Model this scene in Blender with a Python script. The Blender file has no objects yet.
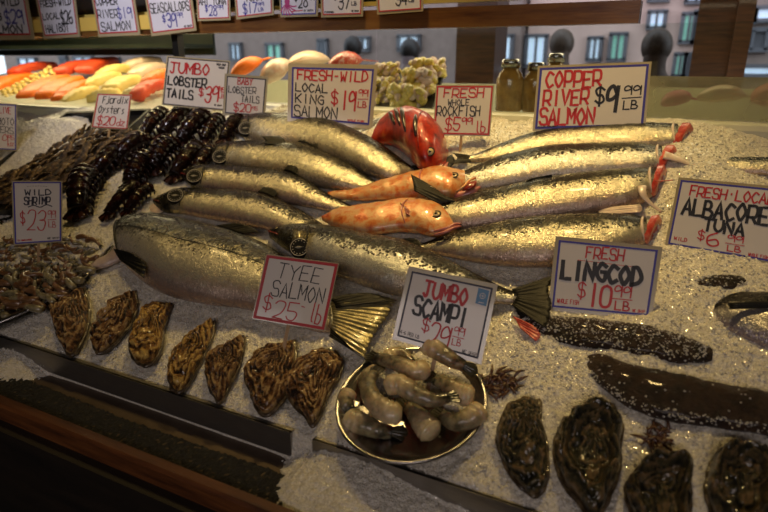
import bpy, bmesh, math, random
import numpy as np
from mathutils import Vector, Matrix, noise
PI = math.pi
SC = bpy.context.scene
COL = SC.collection
# ------------------------------------------------------------------ camera
F = 600.0
PITCH = math.atan(198 / 600); YAW = math.radians(27.1); CZ = 1.5
cd = bpy.data.cameras.new('camera'); cam = bpy.data.objects.new('camera', cd); COL.objects.link(cam)
cam.location = (0, 0, CZ); cam.rotation_euler = (PI / 2 - PITCH, 0, YAW)
cd.sensor_width = 36; cd.lens = F / 768 * 36; cd.clip_start = .05
cd.dof.use_dof = True; cd.dof.focus_distance = 1.35; cd.dof.aperture_fstop = 3.4
SC.camera = cam
def ray(px, py):
    a = px - 384; b = 256 - py
    fw = F * math.cos(PITCH) + b * math.sin(PITCH); up = b * math.cos(PITCH) - F * math.sin(PITCH)
    return Vector((-math.sin(YAW) * fw + math.cos(YAW) * a, math.cos(YAW) * fw + math.sin(YAW) * a, up))
EYE = Vector((0, 0, CZ))
SL = .45; Y0 = .725; Z0 = .88
AL = math.atan(SL)
U = Vector((1, 0, 0)); V = Vector((0, math.cos(AL), math.sin(AL))); N = Vector((0, -math.sin(AL), math.cos(AL)))
def P(px, py, h=0.0):      # a point on the sloping bed of ice, h above it
    r = ray(px, py); o = Vector((0, Y0, Z0)) + N * h
    t = (o - EYE).dot(N) / r.dot(N)
    return EYE + r * t
def proj(p):
    d = Vector(p) - EYE; fw_h = d.x * -math.sin(YAW) + d.y * math.cos(YAW); sd = d.x * math.cos(YAW) + d.y * math.sin(YAW)
    z = fw_h * math.cos(PITCH) - d.z * math.sin(PITCH); up = fw_h * math.sin(PITCH) + d.z * math.cos(PITCH)
    return 384 + F * sd / z, 256 - F * up / z
def onz(px, py, z):
    r = ray(px, py); return EYE + r * ((z - CZ) / r.z)
def ony(px, py, y):
    r = ray(px, py); return EYE + r * (y / r.y)
# ------------------------------------------------------------------ objects
def tag(o, label, cat, group=None, kind=None):
    if label: o['label'] = label
    if cat: o['category'] = cat
    if group: o['group'] = group
    if kind: o['kind'] = kind
    return o
def thing(name, label, cat, loc, group=None):
    o = bpy.data.objects.new(name, None); COL.objects.link(o); o.location = loc
    o.empty_display_size = .02
    return tag(o, label, cat, group)
def root_loc(p):
    l = Vector((0, 0, 0))
    while p: l += p.location; p = p.parent
    return l
def obj(name, verts, faces, mat, parent=None, smooth=True, attrs=None, loc=None, mats=None, fmat=None):
    me = bpy.data.meshes.new(name)
    if parent: o0 = root_loc(parent)
    elif loc is not None: o0 = Vector(loc)
    else: o0 = Vector((0, 0, 0))
    me.from_pydata([tuple(Vector(v) - o0) for v in verts], [], faces)
    me.materials.append(mat)
    if mats:
        for m_ in mats: me.materials.append(m_)
    if fmat: me.polygons.foreach_set('material_index', fmat)
    me.polygons.foreach_set('use_smooth', [smooth] * len(me.polygons))
    if attrs:
        for k, vals in attrs.items():
            a = me.attributes.new(k, 'FLOAT', 'POINT'); a.data.foreach_set('value', vals)
    bm = bmesh.new(); bm.from_mesh(me); bmesh.ops.recalc_face_normals(bm, faces=bm.faces); bm.to_mesh(me); bm.free()
    me.update()
    o = bpy.data.objects.new(name, me); COL.objects.link(o)
    if parent: o.parent = parent
    else: o.location = o0
    return o
def copy_tree(o, name=None, parent=None):
    c = o.copy(); COL.objects.link(c); c.parent = parent
    for ch in list(o.children): copy_tree(ch, None, c)
    return c
class MB:
    def __init__(s): s.v = []; s.f = []; s.a = {}; s.fm = []
    def add(s, vf, mi=0, attrs=None):
        k = len(s.v); s.v += list(vf[0]); s.f += [tuple(i + k for i in f) for f in vf[1]]; s.fm += [mi] * len(vf[1]); return s
    def box(s, c, sx, sy, sz, ax=None, mi=0):
        ax = ax or (Vector((1, 0, 0)), Vector((0, 1, 0)), Vector((0, 0, 1)))
        c = Vector(c)
        vs = [c + ax[0] * (sx * i / 2) + ax[1] * (sy * j / 2) + ax[2] * (sz * k / 2) for i in (-1, 1) for j in (-1, 1) for k in (-1, 1)]
        return s.add((vs, [(0, 1, 3, 2), (4, 6, 7, 5), (0, 4, 5, 1), (2, 3, 7, 6), (0, 2, 6, 4), (1, 5, 7, 3)]), mi)
    def tube(s, pts, r, n=8, mi=0):
        pts = [Vector(p) for p in pts]; rs = r if isinstance(r, (list, tuple)) else [r] * len(pts)
        S, NN = frames(pts)
        return s.add(loft(pts, rs, rs, S, NN, n), mi)
    def build(s, name, mat, parent=None, **k): return obj(name, s.v, s.f, mat, parent, **k)
def frames(pts, up=None):
    S = []; NN = []
    for i, p in enumerate(pts):
        t = (pts[min(i + 1, len(pts) - 1)] - pts[max(i - 1, 0)])
        if t.length < 1e-9: t = Vector((1, 0, 0))
        t.normalize(); u = Vector(up) if up is not None else (Vector((0, 0, 1)) if abs(t.z) < .9 else Vector((1, 0, 0)))
        s_ = t.cross(u); s_.normalize(); n_ = s_.cross(t); n_.normalize()
        S.append(s_); NN.append(n_)
    return S, NN
def loft(Cn, A, B, S, NN, n=16, caps=True):
    vs = []; fs = []
    m = len(Cn)
    for i in range(m):
        for k in range(n):
            th = 2 * PI * k / n
            vs.append(Cn[i] + S[i] * (A[i] * math.cos(th)) + NN[i] * (B[i] * math.sin(th)))
    for i in range(m - 1):
        for k in range(n):
            fs.append((i * n + k, i * n + (k + 1) % n, (i + 1) * n + (k + 1) % n, (i + 1) * n + k))
    if caps:
        fs.append(tuple(range(n))[::-1]); fs.append(tuple((m - 1) * n + k for k in range(n)))
    return vs, fs
def cr(pts, n):          # even resample of a smooth curve through the points (any dimension)
    p = [tuple(q) for q in pts]; d = len(p[0])
    if len(p) == 2: dense = [tuple(p[0][j] + (p[1][j] - p[0][j]) * t / 20 for j in range(d)) for t in range(21)]
    else:
        q = [tuple(2 * p[0][j] - p[1][j] for j in range(d))] + p + [tuple(2 * p[-1][j] - p[-2][j] for j in range(d))]
        dense = []
        for i in range(1, len(q) - 2):
            for k in range(12):
                t = k / 12
                dense.append(tuple(.5 * (2 * q[i][j] + (q[i + 1][j] - q[i - 1][j]) * t + (2 * q[i - 1][j] - 5 * q[i][j] + 4 * q[i + 1][j] - q[i + 2][j]) * t * t + (3 * q[i][j] - q[i - 1][j] - 3 * q[i + 1][j] + q[i + 2][j]) * t ** 3) for j in range(d)))
        dense.append(p[-1])
    L = [0]
    for a, b in zip(dense, dense[1:]): L.append(L[-1] + math.dist(a, b))
    out = []; j = 0
    for k in range(n):
        s = L[-1] * k / (n - 1)
        while j < len(L) - 2 and L[j + 1] < s: j += 1
        w = (s - L[j]) / max(L[j + 1] - L[j], 1e-9)
        out.append(tuple(dense[j][i] * (1 - w) + dense[j + 1][i] * w for i in range(d)))
    return out
def fbm(p, s, o=3, seed=0):
    return noise.fractal(Vector((p[0] * s + seed * 7.3, p[1] * s + seed * 3.1, p[2] * s)), 1.0, 2.1, o)
# ------------------------------------------------------------------ materials
def nt(name):
    m = bpy.data.materials.new(name); m.use_nodes = True
    t = m.node_tree; b = t.nodes['Principled BSDF']; return m, t, b
def lk(t, a, b): t.links.new(a, b)
def coord(t, scale=None):
    c = t.nodes.new('ShaderNodeTexCoord'); out = c.outputs['Object']
    if scale:
        mp = t.nodes.new('ShaderNodeMapping'); mp.inputs['Scale'].default_value = scale; lk(t, out, mp.inputs[0]); out = mp.outputs[0]
    return out
def tnoise(t, co, scale, detail=4, rough=.6, dist=0):
    n = t.nodes.new('ShaderNodeTexNoise'); n.inputs['Scale'].default_value = scale; n.inputs['Detail'].default_value = detail
    n.inputs['Roughness'].default_value = rough; n.inputs['Distortion'].default_value = dist; lk(t, co, n.inputs['Vector']); return n.outputs['Fac']
def tvor(t, co, scale, feature='F1', out='Distance', rnd=1):
    n = t.nodes.new('ShaderNodeTexVoronoi'); n.feature = feature; n.inputs['Scale'].default_value = scale; n.inputs['Randomness'].default_value = rnd
    lk(t, co, n.inputs['Vector']); return n.outputs[out]
def ramp(t, fac, stops, interp='LINEAR'):
    n = t.nodes.new('ShaderNodeValToRGB'); n.color_ramp.interpolation = interp; e = n.color_ramp.elements
    while len(e) < len(stops): e.new(.5)
    for i, (p, c) in enumerate(stops):
        e[i].position = p; e[i].color = (tuple(c) + (1,)) if not isinstance(c, (int, float)) else (c, c, c, 1)
    if fac is not None: lk(t, fac, n.inputs[0])
    return n.outputs[0]
def mth(t, op, a, b=None, clamp=False):
    n = t.nodes.new('ShaderNodeMath'); n.operation = op; n.use_clamp = clamp
    for i, x in enumerate((a, b)):
        if x is None: continue
        if isinstance(x, (int, float)): n.inputs[i].default_value = x
        else: lk(t, x, n.inputs[i])
    return n.outputs[0]
def mix(t, fac, a, b, mode='MIX'):
    n = t.nodes.new('ShaderNodeMix'); n.data_type = 'RGBA'; n.blend_type = mode
    for x, i in ((fac, 0), (a, 6), (b, 7)):
        if isinstance(x, (int, float)): n.inputs[i].default_value = x
        elif isinstance(x, tuple): n.inputs[i].default_value = x + (1,)
        else: lk(t, x, n.inputs[i])
    return n.outputs[2]
def bump(t, b, h, st=.3, dist=.002):
    n = t.nodes.new('ShaderNodeBump'); n.inputs['Strength'].default_value = st; n.inputs['Distance'].default_value = dist
    lk(t, h, n.inputs['Height']); lk(t, n.outputs[0], b.inputs['Normal'])
def attr(t, name):
    n = t.nodes.new('ShaderNodeAttribute'); n.attribute_name = name; return n.outputs['Fac']
def M(name, cols, scale=20, rough=.5, metal=0, bs=0, bscale=None, bdist=.002, coat=0, sss=0, stretch=None, dist=0, trans=0, spec=.5, detail=5):
    m, t, b = nt(name)
    b.inputs['Roughness'].default_value = rough; b.inputs['Metallic'].default_value = metal
    b.inputs['Coat Weight'].default_value = coat; b.inputs['Coat Roughness'].default_value = .08
    b.inputs['Specular IOR Level'].default_value = spec
    if sss:
        b.inputs['Subsurface Weight'].default_value = sss; b.inputs['Subsurface Radius'].default_value = (.02, .012, .008); b.inputs['Subsurface Scale'].default_value = .4
    b.inputs['Transmission Weight'].default_value = trans
    co = coord(t, stretch)
    if len(cols) == 1: b.inputs['Base Color'].default_value = tuple(cols[0]) + (1,)
    else:
        f = tnoise(t, co, scale, detail, .65, dist)
        k = len(cols); lk(t, ramp(t, f, [(.3 + .4 * i / (k - 1), c) for i, c in enumerate(cols)]), b.inputs['Base Color'])
    if bs: bump(t, b, tnoise(t, co, bscale or scale * 2, 5, .7), bs, bdist)
    return m
def salmon_mat(name, back, flank, belly, spots=.5, seed=0, orient=None):
    m, t, b = nt(name); co = coord(t); d = attr(t, 'dors'); hd = attr(t, 'head')
    wob = mth(t, 'MULTIPLY', mth(t, 'SUBTRACT', tnoise(t, co, 28 + seed, 6, .75), .5), 1.1)
    dd = mth(t, 'MULTIPLY', mth(t, 'ADD', mth(t, 'ADD', d, wob), 1), .5, True)
    mid = tuple((x + y) / 2 for x, y in zip(back, flank))
    c = ramp(t, dd, [(.04, belly), (.2, flank), (.40, flank), (.50, mid), (.60, back), (.8, tuple(x * .45 for x in back))])
    vs = tvor(t, co, 150)
    nz = tnoise(t, co, 16 + seed, 3)
    sz = mth(t, 'MULTIPLY', mth(t, 'ADD', mth(t, 'MULTIPLY', nz, .6), mth(t, 'MULTIPLY', dd, 1.2)), .60 * spots)
    sp = mth(t, 'MULTIPLY', mth(t, 'LESS_THAN', vs, sz), mth(t, 'GREATER_THAN', dd, .38))
    c = mix(t, sp, c, (.012, .011, .01))
    pn_ = mth(t, 'ADD', tnoise(t, co, 42 + seed, 6, .7), mth(t, 'MULTIPLY', dd, .70))
    c = mix(t, ramp(t, pn_, [(.90 if spots > .5 else .95, 0), (.94 if spots > .5 else 1.0, 1)]), c, (.014, .013, .011))
    headc = ramp(t, tnoise(t, co, 50, 4), [(.35, (.010, .009, .008)), (.7, (.06, .055, .035))])
    cheek = ramp(t, dd, [(.1, (.50, .42, .24)), (.42, (.34, .29, .14)), (.56, (.03, .026, .02))])
    hc = mix(t, ramp(t, attr(t, 'hu'), [(.62, 1.0), (.74, 0)]), cheek, headc)
    c = mix(t, hd, c, hc)
    lk(t, c, b.inputs['Base Color'])
    b.inputs['Metallic'].default_value = .62
    rr = mth(t, 'ADD', mth(t, 'MULTIPLY', tnoise(t, co, 60, 3), .3), .13); lk(t, rr, b.inputs['Roughness'])
    b.inputs['Coat Weight'].default_value = .15; b.inputs['Coat Roughness'].default_value = .1; b.inputs['Specular IOR Level'].default_value = .3
    h = mth(t, 'ADD', mth(t, 'MULTIPLY', tvor(t, co, 420), .5), mth(t, 'MULTIPLY', tnoise(t, co, 90, 4, .7), .9))
    bump(t, b, h, .6, .0024)
    return m
MAT = {}
MAT['salmon_a'] = salmon_mat('silver_salmon_skin', (.040, .036, .022), (.54, .51, .39), (.40, .32, .22), .45)
MAT['salmon_b'] = salmon_mat('spotted_salmon_skin', (.028, .027, .018), (.54, .50, .38), (.46, .33, .26), .8, 5)
MAT['salmon_c'] = salmon_mat('blue_black_salmon_skin', (.018, .018, .022), (.54, .54, .50), (.48, .40, .30), 1.0, 9)
MAT['salmon_t'] = salmon_mat('large_pale_salmon_skin', (.09, .08, .045), (.50, .47, .38), (.50, .38, .30), .62, 13)
MAT['albacore'] = salmon_mat('albacore_skin', (.01, .01, .012), (.40, .38, .36), (.42, .36, .40), .2, 3)
MAT['fin_dark'] = M('dark_fin', [(.005, .005, .004), (.022, .02, .014)], 60, .45, 0, .4, 200, spec=.2)
MAT['fin_gold'] = M('ribbed_tail_fin', [(.09, .08, .035), (.42, .36, .18)], 35, .3, .5, .5, 150, coat=.6)
MAT['fin_pale'] = M('pale_fin', [(.40, .30, .26), (.62, .50, .42)], 40, .35, .1, .4, 150, sss=.2, coat=.4)
MAT['flesh'] = M('cut_red_flesh', [(.30, .02, .015), (.55, .06, .04), (.7, .22, .15)], 60, .3, 0, .5, 160, coat=.6)
MAT['membrane'] = M('pale_collar_membrane', [(.55, .42, .36), (.75, .62, .5)], 40, .3, 0, .3, 120, coat=.5, sss=.2)
MAT['rock_red'] = M('red_rockfish_skin', [(.05, .01, .006), (.34, .014, .006), (.52, .04, .012), (.62, .14, .03)], 30, .3, .1, .5, 220, coat=.6, detail=8)
MAT['rock_orange'] = M('orange_rockfish_skin', [(.42, .07, .015), (.60, .20, .05), (.62, .38, .18), (.60, .17, .04), (.38, .04, .01)], 26, .33, .1, .4, 220, coat=.5, detail=7)
MAT['rock_jaw'] = M('purple_pink_jaw', [(.35, .08, .09), (.55, .22, .18)], 50, .3, 0, .2, coat=.6)
MAT['mouth'] = M('dark_red_mouth', [(.12, .01, .008), (.3, .03, .02)], 50, .3, coat=.5)
MAT['eye_white'] = M('eye_ring', [(.55, .42, .22)], rough=.15, coat=1)
MAT['eye_black'] = M('eye_pupil', [(.004, .004, .004)], rough=.05, coat=1)
MAT['black_patch'] = M('black_gill_patch', [(.006, .005, .005), (.03, .012, .01)], 80, .3, coat=.6)
MAT['stk_black'] = M('black_sticker_vinyl', [(.006, .006, .006)], rough=.6, spec=.15)
MAT['stk_white'] = M('sticker_white_print', [(.36, .33, .27)], rough=.4)
MAT['stk_red'] = M('sticker_red_print', [(.6, .02, .02)], rough=.4)
def oyster_mat(name, cs, seed):
    m, t, b = nt(name); co = coord(t)
    f = tnoise(t, co, 36 + seed, 8, .72, .9); r = attr(t, 'rad')
    f2 = mth(t, 'ADD', mth(t, 'MULTIPLY', f, .95), mth(t, 'MULTIPLY', mth(t, 'SUBTRACT', r, .5), .22))
    lk(t, ramp(t, f2, [(.31, cs[0]), (.40, cs[1]), (.49, cs[2]), (.58, cs[3]), (.66, cs[3]), (.74, cs[4])]), b.inputs['Base Color'])
    b.inputs['Roughness'].default_value = .3; b.inputs['Coat Weight'].default_value = .6; b.inputs['Coat Roughness'].default_value = .1; b.inputs['Specular IOR Level'].default_value = .35
    bump(t, b, mth(t, 'ADD', f2, mth(t, 'MULTIPLY', tnoise(t, co, 150, 4), .5)), 1.0, .012)
    return m
MAT['oyster_gold'] = oyster_mat('golden_brown_oyster_shell', [(.006, .004, .002), (.05, .02, .005), (.34, .16, .03), (.70, .46, .12), (.10, .05, .015)], 0)
MAT['oyster_brown'] = oyster_mat('brown_oyster_shell', [(.005, .003, .002), (.03, .014, .006), (.20, .08, .02), (.52, .34, .13), (.06, .03, .015)], 3)
MAT['oyster_green'] = oyster_mat('mossy_dark_oyster_shell', [(.004, .004, .002), (.018, .018, .008), (.08, .065, .025), (.24, .15, .06), (.10, .10, .04)], 7)
MAT['oyster_rim'] = M('oyster_lip', [(.012, .008, .004), (.06, .04, .02), (.22, .16, .08)], 70, .35, 0, .5, coat=.4)
MAT['small_oyster'] = M('small_oyster_shell', [(.004, .003, .002), (.02, .012, .006), (.12, .07, .025), (.38, .25, .10)], 45, .42, 0, .9, 160, .004, spec=.35)
MAT['lobster'] = M('wet_black_lobster_shell', [(.004, .002, .0015), (.008, .003, .002), (.03, .006, .002)], 40, .2, 0, .6, 110, .003, coat=.25, spec=.08)
MAT['lobster'].node_tree.nodes['Principled BSDF'].inputs['Coat Roughness'].default_value = .04
MAT['lobster_tip'] = M('reddish_lobster_shell', [(.015, .004, .002), (.06, .015, .006)], 60, .3, 0, .3, coat=.3)
MAT['shrimp_meat'] = M('pale_shrimp_meat', [(.50, .36, .20), (.66, .52, .30), (.56, .40, .26)], 70, .3, 0, .4, 120, sss=.3, coat=.6)
MAT['shrimp_shell'] = M('grey_green_shrimp_shell', [(.06, .055, .03), (.20, .17, .09), (.34, .29, .17)], 60, .25, 0, .4, 130, coat=.8)
MAT['shrimp_tail'] = M('black_shrimp_tail', [(.01, .01, .008), (.05, .045, .02)], 60, .3, coat=.7)
MAT['brown_shrimp'] = M('brown_shrimp_body', [(.07, .03, .012), (.15, .075, .03), (.26, .15, .08)], 60, .3, 0, .3, coat=.7, sss=.2)
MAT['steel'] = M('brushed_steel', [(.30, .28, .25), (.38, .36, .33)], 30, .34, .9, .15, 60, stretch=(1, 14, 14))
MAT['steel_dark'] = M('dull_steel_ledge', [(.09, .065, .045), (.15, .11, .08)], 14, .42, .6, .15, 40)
MAT['tray_metal'] = M('shiny_tray_metal', [(.34, .33, .33), (.42, .41, .40)], 12, .25, 1)
MAT['tray_black'] = M('black_plastic_tray', [(.008, .008, .007), (.015, .014, .012)], 20, .35, coat=.2)
MAT['mat_black'] = M('black_rubber_matting', [(.004, .004, .004), (.012, .011, .01)], 300, .5, 0, 1, 400, .004)
MAT['wood'] = M('worn_varnished_wood', [(.05, .018, .007), (.13, .045, .014), (.2, .075, .022)], 6, .38, 0, .3, 14, stretch=(1, 12, 12), coat=.3)
MAT['wood_dark'] = M('dark_stained_wood_front', [(.010, .008, .006), (.022, .016, .011)], 5, .5, 0, .3, 14, stretch=(1, 1, 6))
MAT['white_plastic'] = M('white_case_liner', [(.50, .50, .38), (.58, .57, .45)], 4, .3)
MAT['paper'] = M('sign_paper', [(.66, .61, .56), (.70, .65, .60)], 8, .5, coat=.35)
MAT['paper_cool'] = M('sign_paper_cool', [(.66, .66, .74), (.72, .72, .8)], 8, .45, coat=.4)
MAT['sleeve'] = M('yellowed_laminate_border', [(.36, .30, .17), (.44, .38, .24)], 10, .25, coat=.6)
MAT['ink_black'] = M('black_marker', [(.006, .006, .008)], rough=.5)
MAT['ink_red'] = M('red_marker', [(.50, .012, .016)], rough=.5)
MAT['ink_blue'] = M('blue_marker', [(.03, .03, .30)], rough=.5)
MAT['edge_red'] = M('red_sign_edge', [(.45, .012, .02)], rough=.5)
MAT['edge_blue'] = M('blue_sign_edge', [(.035, .03, .32)], rough=.5)
MAT['edge_black'] = M('dark_sign_edge', [(.012, .012, .03)], rough=.5)
MAT['stick'] = M('wooden_sign_stick', [(.35, .2, .08), (.42, .27, .12)], 20, .5)
def glass(name, tint, gl=.06, rough=.02, haze=0.0):
    m, t, b = nt(name); t.nodes.remove(b); out = t.nodes['Material Output']
    tr = t.nodes.new('ShaderNodeBsdfTransparent'); tr.inputs[0].default_value = tint + (1,)
    g = t.nodes.new('ShaderNodeBsdfGlossy'); g.inputs['Roughness'].default_value = rough
    mx = t.nodes.new('ShaderNodeMixShader'); mx.inputs[0].default_value = gl
    lk(t, tr.outputs[0], mx.inputs[1]); lk(t, g.outputs[0], mx.inputs[2]); last = mx.outputs[0]
    if haze:
        df = t.nodes.new('ShaderNodeBsdfTranslucent'); df.inputs[0].default_value = (.50, .45, .32, 1)
        d2 = t.nodes.new('ShaderNodeBsdfDiffuse'); d2.inputs[0].default_value = (.50, .45, .32, 1)
        ad = t.nodes.new('ShaderNodeMixShader'); ad.inputs[0].default_value = .5; lk(t, df.outputs[0], ad.inputs[1]); lk(t, d2.outputs[0], ad.inputs[2])
        m2 = t.nodes.new('ShaderNodeMixShader')
        co = coord(t); f = tnoise(t, co, 5, 3)
        lk(t, ramp(t, f, [(.3, haze * .6), (.7, min(1, haze * 1.3))]), m2.inputs[0])
        lk(t, last, m2.inputs[1]); lk(t, ad.outputs[0], m2.inputs[2]); last = m2.outputs[0]
    lk(t, last, out.inputs[0]); return m
MAT['glass'] = glass('case_glass', (.93, .97, .95), .07)
MAT['glass_fog'] = glass('fogged_case_glass', (.8, .78, .66), .05, .08, .36)
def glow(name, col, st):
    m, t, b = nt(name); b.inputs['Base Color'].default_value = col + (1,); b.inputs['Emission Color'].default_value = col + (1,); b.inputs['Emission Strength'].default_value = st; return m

m, t, b = nt('shrimp_shell_blend'); co_ = coord(t)
shc = ramp(t, tnoise(t, co_, 70, 5), [(.35, (.07, .065, .035)), (.5, (.20, .17, .09)), (.65, (.34, .28, .15))]); mtc = ramp(t, tnoise(t, co_, 60, 4), [(.35, (.52, .38, .20)), (.65, (.70, .56, .34))])
al = mth(t, 'ADD', attr(t, 'along'), mth(t, 'MULTIPLY', mth(t, 'SUBTRACT', tnoise(t, co_, 40, 4), .5), 1.0))
c2 = mix(t, ramp(t, al, [(.22, 0), (.48, 1)]), mtc, shc); c2 = mix(t, ramp(t, al, [(.82, 0), (1, 1)]), c2, (.02, .02, .012)); lk(t, c2, b.inputs['Base Color'])
b.inputs['Roughness'].default_value = .3; b.inputs['Coat Weight'].default_value = .4; b.inputs['Coat Roughness'].default_value = .1; b.inputs['Subsurface Weight'].default_value = .15; b.inputs['Subsurface Scale'].default_value = .2
bump(t, b, tnoise(t, co_, 120, 4), .5, .003); MAT['scampi_skin'] = m
# ------------------------------------------------------------------ crushed ice
def vnoise(x, y, s, seed):
    rng = np.random.RandomState(seed); g = rng.rand(512, 512)
    xs = x * s + 1000.3; ys = y * s + 1000.7
    xi = np.floor(xs).astype(int); yi = np.floor(ys).astype(int); fx = xs - xi; fy = ys - yi
    fx = fx * fx * (3 - 2 * fx); fy = fy * fy * (3 - 2 * fy)
    a = g[xi % 512, yi % 512]; b = g[(xi + 1) % 512, yi % 512]; c = g[xi % 512, (yi + 1) % 512]; d = g[(xi + 1) % 512, (yi + 1) % 512]
    return (a * (1 - fx) + b * fx) * (1 - fy) + (c * (1 - fx) + d * fx) * fy - .5
def sstep(a, b, x):
    t = np.clip((x - a) / (b - a), 0, 1); return t * t * (3 - 2 * t)
X0, X1, Yf, Yb = -3.0, 1.0, .615, 1.745
# mounds: image position, radius (m), height (m) of ice heaped up around and over the fish
MOUNDS = [(700, 165, .16, .035), (600, 330, .12, .006), (660, 345, .10, .012), (700, 260, .09, .012), (240, 270, .04, .0), (540, 340, .06, .010), (455, 130, .09, .01),
          (60, 120, .25, .03), (20, 150, .2, .02), (170, 275, .05, .004), (150, 160, .1, .0), (395, 160, .05, .008), (480, 140, .05, .01), (790, 158, .16, -.04), (0, 118, .22, -.04), (411, 425, .06, -.016), (60, 245, .07, .014), (20, 300, .05, -.012)]
def ice_h(x, y):
    base = Z0 + SL * (y - Y0)
    h = .012 * vnoise(x, y, 9, 1) + .008 * vnoise(x, y, 22, 2) + .005 * vnoise(x, y, 60, 3)
    for px, py, r, hh in MOUNDS:
        if hh:
            c = P(px, py); h = h + hh * np.exp(-((x - c.x) ** 2 + (y - c.y) ** 2) / (r * r))
    h = h - .055 * sstep(1.45, 1.85, -x) * sstep(1.5, 1.70, y)
    gr = .0036 * vnoise(x, y, 190, 4) + .003 * vnoise(x, y, 290, 5)
    inbed = base + h
    # what has slid over the front edge on to the ledge
    spill = sstep(-.66, -.45, x + .05 * vnoise(x, y, 9, 8)) * 1.0
    spill2 = sstep(-1.42, -1.36, -(-x) + .0 * x) * 0
    d = (Y0 - y)
    slope_front = Z0 - .008 - d * .36 + h * .6
    slope_front = slope_front - .032 * sstep(-.42, -.22, x)
    left = np.exp(-((x + 1.33) / .13) ** 2)
    front = (.79) + (slope_front - .79) * spill
    front = np.maximum(front, .80 + left * .055 * np.clip(1 - d / .13, 0, 1) + h * .5)
    w = sstep(-.004, .006, y - Y0)
    # just behind the upright plates the ice sits a little lower
    dip = .012 * np.exp(-np.clip(y - Y0, 0, 1) / .03) * (1 - spill * .7)
    z = inbed - dip
    return front * (1 - w) + z * w + gr
nx, ny = 1150, 430
xs = np.linspace(X0, X1, nx); ys = np.linspace(Yf, Yb, ny)
GX, GY = np.meshgrid(xs, ys, indexing='ij')
rng = np.random.RandomState(3)
JX = GX + (rng.rand(nx, ny) - .5) * .0022; JY = GY + (rng.rand(nx, ny) - .5) * .0018
GZ = ice_h(JX, JY) + (rng.rand(nx, ny) - .5) * .0016
co = np.stack([JX, JY, GZ], -1).reshape(-1, 3)
idx = np.arange(nx * ny).reshape(nx, ny)
qd = np.stack([idx[:-1, :-1], idx[1:, :-1], idx[1:, 1:], idx[:-1, 1:]], -1).reshape(-1, 4)
# loose chips
nc = 36000
cx = rng.uniform(-1.9, .5, nc); cy = rng.uniform(.70, 1.72, nc); cz = ice_h(cx, cy)
octv = np.array([(1, 0, 0), (-1, 0, 0), (0, 1, 0), (0, -1, 0), (0, 0, 1), (0, 0, -1)], float)
octf = np.array([(0, 2, 4), (2, 1, 4), (1, 3, 4), (3, 0, 4), (2, 0, 5), (1, 2, 5), (3, 1, 5), (0, 3, 5)])
sc = rng.uniform(.0010, .0030, (nc, 1, 1)) * rng.uniform(.6, 1.3, (nc, 6, 1))
an = rng.uniform(0, 2 * PI, nc); ca, sa = np.cos(an), np.sin(an)
v = octv[None] * sc; v = v + v[:, :, [1, 2, 0]] * .4
vx = v[:, :, 0] * ca[:, None] - v[:, :, 1] * sa[:, None]; vy = v[:, :, 0] * sa[:, None] + v[:, :, 1] * ca[:, None]
chips = np.stack([vx + cx[:, None], vy + cy[:, None], v[:, :, 2] + cz[:, None] + .0008], -1).reshape(-1, 3)
cf = (octf[None] + (np.arange(nc) * 6)[:, None, None] + len(co)).reshape(-1, 3)
me = bpy.data.meshes.new('crushed_ice')
allv = np.concatenate([co, chips]); me.vertices.add(len(allv)); me.vertices.foreach_set('co', allv.ravel())
nl = len(qd) * 4 + len(cf) * 3; me.loops.add(nl); me.loops.foreach_set('vertex_index', np.concatenate([qd.ravel(), cf.ravel()]))
me.polygons.add(len(qd) + len(cf))
ls = np.concatenate([np.arange(len(qd)) * 4, len(qd) * 4 + np.arange(len(cf)) * 3]); me.polygons.foreach_set('loop_start', ls)
me.update(calc_edges=True); me.validate()
m, t, b = nt('crushed_ice_grains'); c_ = coord(t)
lk(t, ramp(t, tvor(t, c_, 330, out='Color'), [(.1, (.58, .54, .44)), (.8, (.82, .78, .68))]), b.inputs['Base Color'])
b.inputs['Roughness'].default_value = .28; b.inputs['Subsurface Weight'].default_value = .5; b.inputs['Subsurface Radius'].default_value = (.02, .018, .014); b.inputs['Subsurface Scale'].default_value = .5
b.inputs['Coat Weight'].default_value = .5; b.inputs['Coat Roughness'].default_value = .05
bump(t, b, mth(t, 'ADD', tvor(t, c_, 300), mth(t, 'MULTIPLY', tnoise(t, c_, 220, 4), .8)), .7, .003)
me.materials.append(m)
me.polygons.foreach_set('use_smooth', [True] * len(me.polygons))
ice = bpy.data.objects.new('crushed_ice', me); COL.objects.link(ice)
tag(ice, 'sloping bed of crushed ice filling the whole fish counter', 'ice', kind='stuff')
# ------------------------------------------------------------------ counter
def struct(o): o['kind'] = 'structure'; return o
mb = MB(); mb.box((-1, .0, -.02), 14, 30, .04); fl = mb.build('floor', M('dark_wet_concrete_floor', [(.03, .028, .025), (.06, .055, .05)], 3, .5), None); struct(fl)
ct = thing('fish_counter', 'long dark wooden fish counter with steel ledge under the ice bed', 'counter', (-1.2, .9, 0))
mb = MB(); xa, xb = -3.1, 1.1; cxm = (xa + xb) / 2; w = xb - xa
mb.box((cxm, .60, .37), w, .03, .74); mb.build('front_panel', MAT['wood_dark'], ct, smooth=False)
prof = [(.585, .80), (.585, .832), (.590, .838), (.608, .838), (.612, .832), (.612, .80)]
vs = []; 
for x in (xa, xb): vs += [Vector((x, a, b_)) for a, b_ in prof]
fs = [tuple(range(6)), tuple(range(11, 5, -1))] + [(i, (i + 1) % 6, (i + 1) % 6 + 6, i + 6) for i in range(6)]
obj('wooden_edge_rail', vs, fs, MAT['wood'], ct, smooth=False)
mb = MB(); mb.box((cxm, .575, .755), w, .03, .09); mb.build('apron_board', MAT['wood_dark'], ct, smooth=False)
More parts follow.
